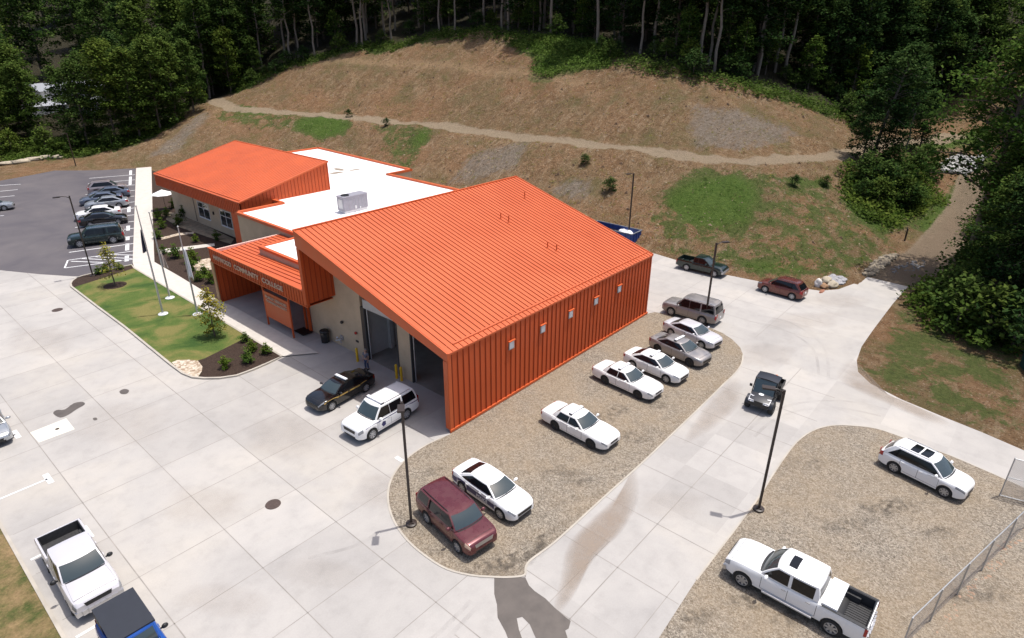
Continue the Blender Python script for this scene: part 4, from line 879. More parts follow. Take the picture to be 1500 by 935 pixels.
# garage wing roof
mb = MB(); prism(mb, [(-.06, RZ(-.06)-.14), (16.1, RZ(16.1)-.14), (16.1, RZ(16.1)), (-.06, RZ(-.06))], 'x', -.04, 25.14); roof = mb.build('roof', M['or_roof'], BD)
mb = MB(); n = 56
for k in range(n+1):
    x = .02+25.05*k/n; mb.add([(x-.022, .55, RZ(.55)), (x+.022, .55, RZ(.55)), (x+.022, 16.0, RZ(16.0)), (x-.022, 16.0, RZ(16.0)), (x-.012, .55, RZ(.55)+.055), (x+.012, .55, RZ(.55)+.055), (x+.012, 16.0, RZ(16)+.055), (x-.012, 16.0, RZ(16)+.055)], [(0, 3, 7, 4), (1, 5, 6, 2), (4, 7, 6, 5), (0, 4, 5, 1), (3, 2, 6, 7)])
    mb.add([(x-.028, -.04, RZ(-.04)), (x+.028, -.04, RZ(-.04)), (x+.028, .5, RZ(.5)), (x-.028, .5, RZ(.5)), (x-.012, -.04, RZ(-.04)+.045), (x+.012, -.04, RZ(-.04)+.045), (x+.012, .5, RZ(.5)+.045), (x-.012, .5, RZ(.5)+.045)], [(0, 3, 7, 4), (1, 5, 6, 2), (4, 7, 6, 5), (0, 4, 5, 1), (3, 2, 6, 7)])
mb.build('standing_seam', M['or_rib_shade'], roof)
mb = MB(); prism(mb, [(.40, RZ(.40)+.002), (.50, RZ(.50)+.002), (.50, RZ(.5)+.085), (.46, RZ(.46)+.10), (.40, RZ(.40)+.085)], 'x', .9, 24.9); mb.build('snow_guard', M['or_roof'], roof)
mb = MB(); mb.b2((-.06, 15.98, RZ(16.0)-.02), (25.16, 16.16, RZ(16.1)+.07)); mb.build('ridge_cap', M['or_trim'], roof)
mb = MB(); prism(mb, [(-.06, RZ(-.06)-.02), (16.1, RZ(16.1)-.02), (16.1, RZ(16.1)+.06), (-.06, RZ(-.06)+.06)], 'x', 25.08, 25.18); mb.build('rake_trim', M['or_trim'], roof); mb = MB(); prism(mb, [(-.06, RZ(-.06)-.02), (16.1, RZ(16.1)-.02), (16.1, RZ(16.1)+.045), (-.06, RZ(-.06)+.045)], 'x', -.07, .03); mb.build('rake_trim', M['or_trim'], roof)
for x, y in ((22.1, 12.4), (16.6, 10.5), (16.85, 9.8), (16.6, 5.25), (17.0, 4.6)):
    mb = MB(); mb.lathe([(.11, 0), (.07, .08), (.05, .10), (.05, .62), (.001, .62)], 12); p = mb.build('vent_pipe', M['or_trim'], roof, 40); p.location = (x, y, RZ(y)-.01)
# front fascia and soffit
mb = MB(); prism(mb, [(-.06, 5.23), (16.1, 9.20), (16.1, RZ(16.1)-.145), (-.06, RZ(-.06)-.145)], 'x', -.04, .10); mb.build('fascia', M['or_trim'], BD)
mb = MB(); prism(mb, [(.38, 5.30), (15.7, 9.10), (15.7, 9.16), (.38, 5.36)], 'x', .10, 2.6); mb.build('soffit', M['or_wall'], BD)
# long ribbed side wall
mb = MB(); mb.b2((0, 0, .22), (25.1, .36, RZ(0)-.15)); side = mb.build('side_wall', M['or_wall'], BD)
mb = MB(); n = 48
for k in range(n+1): x = .35+24.5*k/n; mb.b2((x-.03, -.055, .24), (x+.03, .001, RZ(0)-.16))
mb.build('wall_rib', M['or_rib_shade'], side)
mb = MB(); mb.b2((-.03, -.03, .24), (.30, -.004, RZ(0)-.16)); mb.b2((-.045, -.03, .24), (-.004, .36, RZ(0)-.6)); mb.build('corner_trim', M['or_trim'], side)
mb = MB(); mb.b2((-.05, -.10, .06), (25.15, .0, .23)); mb.b2((-.05, -.06, 0.0), (25.15, .02, .06)); mb.build('base_trim', M['or_trim'], side)
for x in (5.94, 9.41, 12.84, 16.26, 19.72):
    mb = MB(); mb.b2((x-.27, -.10, 3.86), (x+.27, -.056, 4.5)); lt = mb.build('wall_louvre', M['galv'], side)
    mb = MB(); mb.b2((x-.20, -.112, 3.93), (x+.20, -.10, 4.42)); mb.build('louvre_panel', M['winframe'], lt)
    mb = MB(); mb.b2((x-.34, -.20, 4.50), (x+.34, -.056, 4.56)); mb.build('hood', M['or_trim'], lt)
mb = MB(); mb.b2((24.8, .36, 0), (25.1, 16.1, 5.6)); prism(mb, [(.36, 5.6), (16.1, 5.6), (16.1, RZ(16.1)-.15), (.36, RZ(.36)-.15)], 'x', 24.8, 25.1); mb.build('rear_wall', M['or_wall'], BD)
mb = MB(); prism(mb, [(.10, 5.5), (24.8, 5.5), (24.8, RZ(16.1)-.15), (.10, RZ(16.1)-.15)], 'y', 15.9, 16.08); prism(mb, [(0.0, 4.55), (2.6, 4.55), (2.6, 9.10), (0.0, 9.10)], 'y', 15.72, 16.10); mb.build('high_wall', M['or_wall'], BD)
mb = MB()
for k in range(6): x = .25+.42*k; mb.b2((x-.02, 15.68, 4.58), (x+.02, 15.721, 9.0))
mb.build('wall_rib', M['or_rib_shade'], BD)
# recessed masonry front
mb = MB(); prism(mb, [(12.5, 0), (19.9, 0), (19.9, 5.5), (16.1, 5.5), (16.1, 9.2), (15.7, 9.1), (12.5, 8.3)], 'x', 2.6, 2.9)
prism(mb, [(6.75, 0), (8.15, 0), (8.15, 7.2), (6.75, 6.85)], 'x', 2.6, 2.95); mb.b2((2.9, 19.6, 0), (7.5, 19.9, 4.9)); mb.build('front_wall', M['tan'], BD)
def door(y0, y1, htop, name='garage_door'):
    mb = MB(); mb.b2((2.58, y0, 4.50), (2.86, y1, 5.22)); d = mb.build(name, M['pale'], BD)
    mb = MB()
    for y in (y0+.06, y1-.06): mb.b2((2.56, y-.05, 0), (2.80, y+.05, 4.5), 0)
    mb.build('jamb', M['dark'], d)
    mb = MB()
    for y in (y0+.22, y1-.22): mb.tube([(2.75, y, .1), (2.75, y, 4.45)], .045, 8)
    mb.build('track', M['galv'], d)
    mb = MB(); prism(mb, [(y0, 5.22), (y1, 5.22), (y1, 5.30+.248*y1-.02), (y0, 5.30+.248*y0-.02)] if y0 > 1 else [(1, 5.22), (y1, 5.22), (y1, 5.28+.248*y1)], 'x', 2.66, 2.74); mb.build('transom_glass', M['winglass'], d)
door(8.15, 12.12, 8); door(.38, 6.75, 6)
mb = MB(); mb.b2((2.56, 12.12, 0), (2.86, 12.5, 4.5)); mb.build('door_jamb', M['bronze'], BD)
mb = MB(); mb.b2((2.9, 12.50, 0), (24.8, 12.6, 5.6)); mb.build('partition_wall', M['pale'], BD)
mb = MB(); mb.b2((2.95, .36, 5.15), (24.8, 12.5, 5.2)); mb.build('ceiling', M['pale'], BD)
mb = MB(); mb.b2((2.7, .36, .006), (24.8, 12.5, .02)); mb.build('garage_floor', M['slab'], BD)
mb = MB()
for k in range(4): mb.b2((5+2.2*k, 12.2, 0), (5.35+2.2*k, 12.5, 5.1))
mb.b2((8.2, 11.7, 0), (11.5, 12.2, 2.0)); mb.build('interior_pilaster', M['pale'], BD)
mb = MB(); mb.lathe([(.001, 0), (.13, 0), (.13, .12), (.07, .18), (.001, .18)], 12, 0, 'y'); l = mb.build('wall_lamp', M['bronze'], BD, 40); l.location = (2.5, 15.05, 2.42); l.rotation_euler = (0, 0, R(90))
mb = MB(); mb.lathe([(.001, 0), (.12, 0), (.12, .10), (.001, .12)], 12, 0, 'y', (0, 0, 0)); l = mb.build('alarm_bell', M['red'], BD, 40); l.location = (2.52, 13.3, 2.0); l.rotation_euler = (0, 0, R(90))
mb = MB(); mb.b2((2.53, 13.2, 1.15), (2.6, 13.5, 1.3)); mb.build('wall_socket', M['bronze'], BD)
mb = MB(); mb.tube([(2.6, 15.55, .85), (2.25, 15.55, .85), (2.2, 15.55, .95), (2.15, 15.55, 1.0)], .07, 8); mb.tube([(2.4, 15.7, .75), (2.25, 15.15, .62)], .055, 8); mb.tube([(2.4, 15.4, .75), (2.2, 15.85, .62)], .055, 8); mb.box((2.57, 15.5, .85), (.03, .4, .4)); mb.build('hose_connection', M['chrome'], BD, 40)
# middle block with flat roof
fr = [(7.5, 16.12), (31.0, 16.12), (31.0, 44.5), (35.2, 44.5), (36.6, 69.8), (20.9, 69.8), (20.9, 66.4), (20.8, 43.0), (13.0, 43.0), (13.0, 40.9), (7.5, 40.9)]
mb = MB(); nn = len(fr); mb.v = [(x, y, 0) for x, y in fr]+[(x, y, 5.6) for x, y in fr]
for i in range(nn): mb.f.append((i, (i+1) % nn, nn+(i+1) % nn, nn+i)); mb.m.append(0)
mb.build('middle_wall', M['tan'], BD)
o = sheet('flat_roof', fr, 5.62, M['membrane'], kind=None); o.parent = BD
mb = MB()
def coping(a, b, w=.32):
    a, b = Vector((a[0], a[1], 0)), Vector((b[0], b[1], 0)); d = (b-a); L = d.length; mb.box(((a.x+b.x)/2, (a.y+b.y)/2, 5.72), (L+w*.98, w, .30), rz=math.atan2(d.y, d.x))
for i in (1, 2, 3, 4): coping(fr[i], fr[i+1])
mb.build('coping', M['or_trim'], BD); mb = MB()
coping(fr[9], fr[10]); coping(fr[10], (7.5, 16.3)); coping((13.0, 42.8), (13.0, 41.1)); mb.build('coping', M['or_trim'], BD)
pud = simple('roof_puddle_silt', (.30, .25, .19), .6, var=.5, sc=2)
for i, (dx, dy, w, h) in enumerate(((0, 0, 2.6, 1.2), (1.6, 1.7, 1.1, 2.4), (3.0, -.2, 1.7, .9), (-1.2, 2.2, 1.0, .9))):
    o = sheet('roof_stain', spline([(27.2+dx+w*.5*math.cos(a*math.pi/3)*(1+.3*((a*7+i) % 3-1)), 51+dy+h*.5*math.sin(a*math.pi/3)) for a in range(6)], 3), 5.626, pud, kind=None); o.parent = BD
# left wing
LZ = lambda x: 6.22+.243*(x-8.9)
mb = MB(); prism(mb, [(8.85, LZ(8.85)-.12), (20.85, LZ(20.85)-.12), (20.85, LZ(20.85)), (8.85, LZ(8.85))], 'y', 42.95, 66.05); lr = mb.build('wing_roof', M['or_roof'], BD)
mb = MB()
for k in range(47):
    y = 43.0+23.0*k/46; mb.add([(9.3, y-.02, LZ(9.3)), (9.3, y+.02, LZ(9.3)), (20.8, y+.02, LZ(20.8)), (20.8, y-.02, LZ(20.8)), (9.3, y-.01, LZ(9.3)+.04), (9.3, y+.01, LZ(9.3)+.04), (20.8, y+.01, LZ(20.8)+.04), (20.8, y-.01, LZ(20.8)+.04)], [(0, 4, 7, 3), (1, 2, 6, 5), (4, 5, 6, 7), (0, 1, 5, 4), (3, 7, 6, 2)])
mb.build('standing_seam', M['or_roof'], lr)
mb = MB(); prism(mb, [(9.10, LZ(9.1)), (9.2, LZ(9.2)), (9.2, LZ(9.2)+.10), (9.10, LZ(9.1)+.10)], 'y', 43.3, 65.8); mb.b2((20.75, 42.95, LZ(20.8)-.05), (20.92, 66.1, LZ(20.8)+.06)); prism(mb, [(8.85, LZ(8.85)-.12), (20.85, LZ(20.85)-.12), (20.85, LZ(20.85)+.06), (8.85, LZ(8.85)+.06)], 'y', 66.05, 66.16); mb.build('rake_trim', M['or_trim'], lr); mb = MB(); prism(mb, [(8.85, LZ(8.85)-.12), (20.85, LZ(20.85)-.12), (20.85, LZ(20.85)+.05), (8.85, LZ(8.85)+.05)], 'y', 42.84, 42.95); mb.build('rake_trim', M['or_trim'], lr)
mb = MB(); mb.b2((8.88, 43.0, 4.72), (9.02, 66.0, 6.1)); wf = mb.build('wing_fascia', M['or_wall'], BD)
mb = MB()
for k in range(52): y = 43.3+22.4*k/51; mb.b2((8.845, y-.02, 4.74), (8.881, y+.02, 6.08))
mb.build('fascia_rib', M['or_rib_shade'], wf)
mb = MB(); mb.b2((9.02, 43.2, 4.74), (11.2, 66.0, 4.82)); mb.build('wing_soffit', M['or_wall'], BD)
mb = MB(); prism(mb, [(8.9, 0), (11.3, 0), (11.3, LZ(11.3)-.12), (8.9, LZ(8.9)-.12)], 'y', 43.0, 43.35); prism(mb, [(11.3, 4.5), (20.8, 4.5), (20.8, LZ(20.8)-.12), (11.3, LZ(11.3)-.12)], 'y', 43.0, 43.3); prism(mb, [(20.6, 4.5), (20.8, 4.5), (20.8, LZ(20.8)-.12), (20.6, LZ(20.6)-.12)], 'y', 43.3, 66); prism(mb, [(8.9, 4.7), (20.6, 4.7), (20.6, LZ(20.6)-.12), (8.9, LZ(8.9)-.12)], 'y', 65.8, 66.0); ws_ = mb.build('wing_side_wall', M['or_wall'], BD)
mb = MB()
for k in range(26): x = 9.05+11.6*k/25; mb.b2((x-.02, 42.965, 5.75 if x > 13 else (5.9 if x > 11.5 else .2)), (x+.02, 43.001, LZ(x)-.13))
mb.build('wall_rib', M['or_rib_shade'], ws_)
mb = MB(); mb.b2((11.2, 43.3, 0), (11.5, 67.9, 4.75)); mb.b2((11.5, 67.6, 0), (20.9, 67.9, 4.7)); mb.build('wing_front_wall', M['tan'], BD)
mb = MB(); mb.b2((11.16, 60.9, .2), (11.2, 61.0, 4.7)); mb.build('downpipe', M['bronze'], BD)
def window(y0, y1, z0, z1):
    mb = MB(); X = 11.15
    mb.b2((X-.03, y0, z0-.14), (X+.05, y1, z0)); mb.b2((X, y0, z1-.07), (X+.05, y1, z1)); 
    for q in (y0, (y0+y1)/2-.035, y1-.07): mb.b2((X, q, z0), (X+.05, q+.07, z1-.07))
    mb.b2((X, y0+.07, z0+1.25), (X+.045, y1-.07, z0+1.31)); w_ = mb.build('window', M['winframe'], BD)
    mb = MB(); mb.b2((X+.03, y0+.03, z0+.01), (X+.04, y1-.03, z1-.03)); mb.build('pane', M['winglass'], w_)
window(56.6, 59.8, 1.15, 3.2); window(50.6, 53.6, 1.15, 3.2)
mb = MB(); mb.b2((11.06, 55.3, 2.1), (11.2, 55.5, 2.5)); mb.build('wall_lamp', M['bronze'], BD)
mb = MB(); prism(mb, [(49.4, 3.25), (62.6, 3.25), (62.6, 3.3), (49.4, 3.3)], 'x', 11.18, 11.2) if False else None
mb = MB(); mb.b2((8.86, 43.36, 0), (9.12, 45.3, 4.715)); mb.build('wing_column', M['or_wall'], BD)
# entrance canopy
CZ = lambda x, y: 4.80+.045*(x-.5)+.018*(32.4-y)
mb = MB(); mb.b2((.28, 16.1, 4.12), (.50, 32.36, 5.42)); cf = mb.build('canopy_fascia', M['or_wall'], BD)
mb = MB()
for k in range(40): y = 16.3+15.9*k/39; mb.b2((.245, y-.02, 4.16), (.281, y+.02, 5.36))
mb.build('fascia_rib', M['or_rib_shade'], cf)
mb = MB(); mb.b2((.22, 16.1, 5.36), (.54, 32.42, 5.46)); mb.b2((.235, 16.1, 4.08), (.51, 32.4, 4.15)); mb.build('fascia_trim', M['or_trim'], cf)
mb = MB(); v = [(.5, 16.1, CZ(.5, 16.1)), (7.45, 16.1, CZ(7.45, 16.1)), (7.45, 32.4, CZ(7.45, 32.4)), (.5, 32.4, CZ(.5, 32.4))]; mb.add(v+[(p[0], p[1], p[2]-.12) for p in v], [(0, 1, 2, 3), (7, 6, 5, 4), (0, 3, 7, 4), (1, 5, 6, 2), (2, 6, 7, 3), (0, 4, 5, 1)]); cr = mb.build('canopy_roof', M['or_roof'], BD)
mb = MB()
for k in range(15): x = .9+.46*k; mb.add([(x-.025, 16.1, CZ(x, 16.1)), (x+.025, 16.1, CZ(x, 16.1)), (x+.025, 32.1, CZ(x, 32.1)), (x-.025, 32.1, CZ(x, 32.1)), (x-.012, 16.1, CZ(x, 16.1)+.06), (x+.012, 16.1, CZ(x, 16.1)+.06), (x+.012, 32.1, CZ(x, 32.1)+.06), (x-.012, 32.1, CZ(x, 32.1)+.06)], [(0, 3, 7, 4), (1, 5, 6, 2), (4, 7, 6, 5), (3, 2, 6, 7)])
mb.build('standing_seam', M['or_rib_shade'], cr)
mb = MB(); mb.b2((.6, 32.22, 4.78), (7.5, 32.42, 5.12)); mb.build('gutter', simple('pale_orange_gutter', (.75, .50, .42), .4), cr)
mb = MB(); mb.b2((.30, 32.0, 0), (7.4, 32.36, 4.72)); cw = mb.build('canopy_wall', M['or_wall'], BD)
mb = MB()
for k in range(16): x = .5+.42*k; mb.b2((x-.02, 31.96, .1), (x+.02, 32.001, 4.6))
mb.build('wall_rib', M['or_rib_shade'], cw)
mb = MB(); mb.b2((.22, 31.93, 0.0), (.32, 32.42, 4.12)); mb.build('edge_trim', simple('dusty_edge_trim', (.42, .24, .12), .6), cw)
mb = MB(); mb.b2((.5, 16.1, 4.16), (7.45, 32.0, 4.22)); mb.build('canopy_ceiling', M['or_wall'], BD)
mb = MB(); mb.b2((7.38, 20.2, 0), (7.5, 31.9, 3.0)); eg = mb.build('entrance_glazing', M['winglass'], BD)
mb = MB()
for k in range(8): y = 20.2+11.6*k/7; mb.b2((7.33, y-.04, 0), (7.38, y+.04, 3.0))
mb.b2((7.33, 20.2, 2.2), (7.38, 31.9, 2.28)); mb.build('mullion', M['bronze'], eg)
mb = MB(); mb.b2((2.35, 19.92, 0), (2.55, 20.12, 4.15)); mb.b2((2.35, 20.5, 0), (2.5, 20.65, 4.15)); mb.build('canopy_post', M['or_wall'], BD)
mb = MB(); mb.b2((3.15, 16.1, 4.9), (7.45, 28.3, 5.66)); bx = mb.build('skylight_curb', M['tan'], cr)
mb = MB(); mb.b2((3.10, 16.1, 5.56), (3.42, 28.35, 5.78)); mb.b2((3.42, 28.03, 5.56), (7.45, 28.35, 5.78)); mb.build('coping', M['or_trim'], bx)
mb = MB(); mb.b2((3.42, 16.1, 5.64), (7.45, 28.03, 5.67)); mb.build('membrane', M['membrane'], bx)
def fit_text(body, y0, y1, z, h, x, parent, name):
    o = text_mesh(body, 1.0, M['letter'], parent, (x, y0, z), (R(90), 0, R(-90)), name, .03)
    xs = [v.co.x for v in o.data.vertices]; ys = [v.co.y for v in o.data.vertices]; s = (y0-y1)/(max(xs)-min(xs)); sy = h/(max(ys)-min(ys)); x_0, y_0 = min(xs), min(ys)
    for v in o.data.vertices: v.co.x = (v.co.x-x_0)*s; v.co.y = (v.co.y-y_0)*sy
    return o
for wd, a, b in (('HAYWOOD', 31.45, 28.1), ('COMMUNITY', 27.55, 23.3), ('COLLEGE', 22.75, 19.5)): fit_text(wd, a, b, 4.54, .44, .215, cf, 'sign_letters')
# free standing sign
sg_ = empty('entrance_sign', (.76, 22.0, 0), label='orange steel sign panel on two posts below the canopy', cat='sign')
mb = MB(); mb.b2((-.04, -2.05, .85), (.04, 2.05, 3.30)); mb.build('panel', M['or_trim'], sg_)
for s in (1, -1): mb = MB(); mb.b2((-.06, s*2.05-.06, 0), (.06, s*2.05+.06, 4.12)); mb.build('post', M['or_wall'], sg_)
for tx, z, h in (('PUBLIC SERVICES', 2.75, .26), ('TRAINING FACILITY', 2.38, .24)):
    fit_text(tx, 1.6, -1.75, z, h, -.075, sg_, 'lettering')
# rooftop unit
hv = empty('rooftop_unit', (16.75, 32.55, 5.63), label='grey air handling unit on the white flat roof', cat='air conditioner')
mb = MB(); mb.b2((-1.55, -.55, .25), (1.55, .75, 1.75)); mb.build('casing', M['steelbox'], hv)
mb = MB(); mb.b2((-1.5, -.5, 0), (1.5, .7, .25)); mb.build('curb', M['winframe'], hv)
mb = MB(); mb.b2((-1.62, -.60, 1.75), (1.62, .80, 1.82)); mb.build('top_cover', M['steelbox'], hv)
mb = MB(); mb.lathe([(.45, 0), (.45, .08), (.40, .08), (.38, .02), (.001, .02)], 20); f = mb.build('fan_guard', M['black'], hv); f.location = (-.9, .1, 1.82)
mb = MB()
for k in range(6): mb.b2((-.9+.42*k, -.57, .5), (-.88+.42*k, -.55, 1.6))
mb.b2((-1.58, -.3, .5), (-1.55, .5, 1.5)); mb.build('access_panel', M['galv'], hv)
mb = MB(); mb.b2((-.2, -.62, .35), (.0, -.55, .7)); mb.b2((.4, -.62, .3), (.55, -.55, .5)); mb.build('control_box', M['winframe'], hv)
# ------------------------------------------------------------------ street furniture and small things
def light_pole(x, y, z, arm, L=.9, H=7.65, **k):
    r = empty('light_pole', (x, y, z), R(arm), **k, group='dark square light poles', cat='light pole')
    mb = MB(); mb.lathe([(.30, -.3), (.30, .12), (.27, .14), (.001, .14)], 16); mb.build('plinth', M['bronze'] , r, 40)
    mb = MB(); mb.b2((-.065, -.065, .14), (.065, .065, H)); mb.b2((-.14, -.14, .14), (.14, .14, .20)); mb.build('pole', M['bronze'], r)
    mb = MB(); mb.tube([(0, 0, H-.25), (L*.35, 0, H-.06), (L*.7, 0, H), (L, 0, H)], .035, 8); mb.build('arm', M['bronze'], r, 40)
    mb = MB(); mb.box((L+.28, 0, H), (.62, .34, .09)); mb.box((L+.28, 0, H-.052), (.45, .26, .02), 1); mb.build('lamp_head', [M['bronze'], M['lamp']], r)
    return r
light_pole(-7.17, -4.48, 0, 228, .3, label='light pole in the gravel strip beside the maroon SUV')
light_pole(6.16, -17.93, 0, 113, .45, label='light pole between the concrete lane and the far gravel lot')
light_pole(26.5, -5.09, 0, -32, .6, label='light pole in front of the grey SUV')
light_pole(42.9, 12.9, hz(42.9, 12.9), 157, .5, label='light pole at the slope behind the blue dumpster')
light_pole(-5.42, 48.71, .05, 168, .8, 8.6, label='light pole in the mulch tip of the lawn island')
light_pole(12.79, 114.94, 0, 200, .5, 6.2, label='farthest light pole on the soil bank behind the asphalt lot')
def flagpole(x, y, h, flagmat, fz, fh, label, sw):
    r = empty('flagpole', (x, y, .10), label=label, cat='flagpole', group='flagpoles on the lawn')
    pm_ = M['galv'] 
    mb = MB(); mb.tube([(0, 0, 0), (0, 0, h*.5), (0, 0, h)], [.085, .07, .04], 10); mb.build('pole', pm_, r, 50)
    mb = MB(); mb.lathe([(.42, 0), (.42, .05), (.30, .07), (.13, .10), (.10, .18), (.001, .18)], 24); mb.build('base_plate', M['winframe'], r, 40)
    mb = MB(); mb.lathe([(.001, .16), (.05, .14), (.08, .08), (.05, .02), (.001, 0)], 10); f = mb.build('finial', M['galv'], r, 60); f.location = (0, 0, h)
    mb = MB()
    def cloth(a, b):
        w = .16+.42*b*(1-.35*b); ang = R(sw)
        u = a*w; fold = .09*math.sin(a*9+b*3)*(.4+b)
        return (math.cos(ang)*u-math.sin(ang)*fold+.05, math.sin(ang)*u+math.cos(ang)*fold, fz-fh*b-.25*a*b)
    mb.grid(cloth, 14, 14); fo = mb.build('flag', flagmat, r, 60)
    s = fo.modifiers.new('s', 'SOLIDIFY'); s.thickness = .012
flagpole(-4.61, 33.09, 10.0, simple('dark_flag_cloth', (.02, .02, .045), .8), 8.0, 1.9, 'tallest flagpole, on the lawn, with a limp dark flag', 150)
flagpole(-2.58, 36.52, 8.4, simple('faded_flag_cloth', (.50, .42, .38), .8), 4.6, 1.4, 'flagpole on the lawn with a small faded flag, beside the sidewalk', -20)
flagpole(-2.54, 30.69, 8.2, simple('white_flag_cloth', (.78, .78, .80), .8), 6.3, 2.6, 'flagpole with a long white hanging flag behind the yellow sapling', -60)
def bollard(x, y, lb):
    mb = MB(); mb.lathe([(.10, 0), (.10, 1.1), (.09, 1.15), (.05, 1.19), (.001, 1.2)], 14); o = mb.build('bollard', M['yellow'], None, 50, label=lb, cat='bollard', group='yellow bollards at the garage doors'); o.location = (x, y, 0)
M['yellow'] = simple('safety_yellow', (.70, .42, .015), .5)
bollard(1.85, 12.5, 'yellow bollard at the tan wall beside the standing person'); bollard(2.2, 8.12, 'left of the paired yellow bollards at the tan pillar'); bollard(2.2, 7.55, 'right of the paired yellow bollards at the tan pillar'); bollard(1.7, 2.15, 'yellow bollard at the orange corner of the right garage bay')
tr = empty('trash_can', (2.1, 17.3, 0), label='black trash can against the tan entrance wall', cat='trash can')
mb = MB(); mb.lathe([(.30, 0), (.36, .05), (.38, .85), (.36, .92)], 8); mb.build('bin', M['carblack'], tr, 20)
mb = MB(); mb.lathe([(.40, .92), (.41, 1.0), (.36, 1.12), (.20, 1.18), (.001, 1.18)], 8); mb.build('lid', M['black'], tr, 20)
for x, y, w, l, lb in ((1.9, 20.3, 1.0, 1.5, 'dark door mat beside the trash can under the canopy edge'), (5.6, 22.4, 1.2, 2.0, 'dark door mat behind the entrance sign')):
    mb = MB(); mb.b2((x-w/2, y-l/2, .102), (x+w/2, y+l/2, .118)); mb.b2((x-w/2+.06, y-l/2+.06, .118), (x+w/2-.06, y+l/2-.06, .124)); mb.build('door_mat', M['mat'] if 'mat' in M else M['black'], label=lb, cat='mat')
# dumpster
du = empty('dumpster', (42.2, 14.6, -.15), R(1), label='blue open roll off dumpster filled with white bags', cat='dumpster'); bl_ = simple('dumpster_blue', (.012, .05, .22), .5, var=.4)
mb = MB(); mb.b2((-1.15, -3.2, .15), (-1.08, 3.2, 1.75)); mb.b2((1.08, -3.2, .15), (1.15, 3.2, 1.75)); mb.b2((-1.08, -3.2, .15), (1.08, -3.13, 1.75)); mb.b2((-1.08, 3.13, .15), (1.08, 3.2, 1.75)); mb.b2((-1.08, -3.13, .15), (1.08, 3.13, .22))
for k in range(9):
    for s in (-1, 1): mb.b2((s*1.15, -3.0+.75*k-.05, .2), (s*1.22, -3.0+.75*k+.05, 1.7))
for s in (-.6, 0, .6): mb.b2((s-.05, -3.27, .2), (s+.05, -3.2, 1.7))
mb.build('container', bl_, du)
mb = MB()
for s in (-1, 1): mb.b2((s*1.19-.07, -3.28, 1.752), (s*1.19+.07, 3.28, 1.83)); mb.b2((-1.12, s*3.2-.07, 1.752), (1.12, s*3.2+.07, 1.83))
mb.build('top_rail', simple('weathered_rail', (.16, .17, .20), .6, var=.4), du)
def blob(c, r, mat, name, seed, sub=2, squash=(1, 1, 1), amp=.25, **k):
    import bmesh
    bm = bmesh.new(); bmesh.ops.create_icosphere(bm, subdivisions=sub, radius=1.0)
    for v in bm.verts:
        n = mnoise.noise(v.co*1.4+Vector((seed*3.1, 0, 0)))*amp*2+mnoise.noise(v.co*3.5+Vector((0, seed*2.3, 0)))*amp*.6
        v.co = Vector((v.co.x*squash[0]*r, v.co.y*squash[1]*r, v.co.z*squash[2]*r))*(1+n)
    me = bpy.data.meshes.new(name); bm.to_mesh(me); bm.free(); me.materials.append(mat)
    me.polygons.foreach_set('use_smooth', [sub > 2]*len(me.polygons))
    o = bpy.data.objects.new(name, me); COL.objects.link(o); o.location = c; return tag(o, **k)
bag = simple('white_bag', (.72, .72, .75), .35)
for i, (x, y, z, r) in enumerate(((42.0, 12.2, 1.2, .5), (42.7, 12.9, 1.1, .5), (42.1, 13.2, 1.2, .55), (42.8, 13.8, 1.0, .5), (42.4, 12.6, 1.2, .5), (42.8, 13.6, 1.1, .5))):
    blob((x, y, z), r, bag, 'trash_bag', i+3, 3, (1.15, 1, .7), .22, label='white trash bag heaped in the blue dumpster', cat='bag', group='white bags in the dumpster')
# boulders and rocks
rk = simple('pale_boulder', (.42, .36, .27), .9, var=.35, sc=1.5); rk2 = simple('brown_boulder', (.34, .20, .11), .9, var=.35); rk3 = simple('grey_rock', (.36, .35, .36), .9, var=.3)
for i, (px, r, sq, m_, lb) in enumerate((((10, 241), 1.1, (1.6, .7, .3), rk, 'long flat stone block at the left end of the stone row'), ((31, 238.5), 1.1, (1.4, .6, .35), rk, 'second flat stone block of the row behind the asphalt lot'), ((50, 235), 1.1, (1.5, .6, .35), rk, 'third flat stone block of the row behind the asphalt lot'), ((68, 232), 1.0, (1.4, .6, .4), rk, 'fourth flat stone block of the row below the weeds'), ((85, 232), .8, (1.3, .7, .5), rk, 'smallest stone block at the right end of the row'))):
    p = trace(*px) or (5, 125, 1); blob((p[0], p[1], p[2]+.25), r, m_, 'boulder', i, 3, sq, .16, label=lb, cat='boulder')
for i, (px, r, sq, m_, lb) in enumerate((((1198, 419), .5, (.7, .8, 1.0), simple('white_rock', (.70, .66, .60), .9), 'upright white rock beside the red brown crossover'), ((1207, 421), .5, (1, .8, .6), rk2, 'brown boulder between white rock and tan boulder'), ((1204, 427), .5, (1.4, .35, .22), simple('rusty_slab', (.30, .13, .08), .9), 'flat rusty slab lying on the concrete edge'), ((1209, 414), .62, (1.2, .8, .6), rk, 'tan boulder behind the brown boulder'), ((1219, 419), .68, (1.2, .7, .5), rk, 'low tan boulder at the concrete edge below the grey rubble'))):
    p = gp(*px); blob((p[0], p[1], r*sq[2]*.5+hz(*p)), r, m_, 'boulder', i+11, 3, sq, .2, label=lb, cat='boulder')
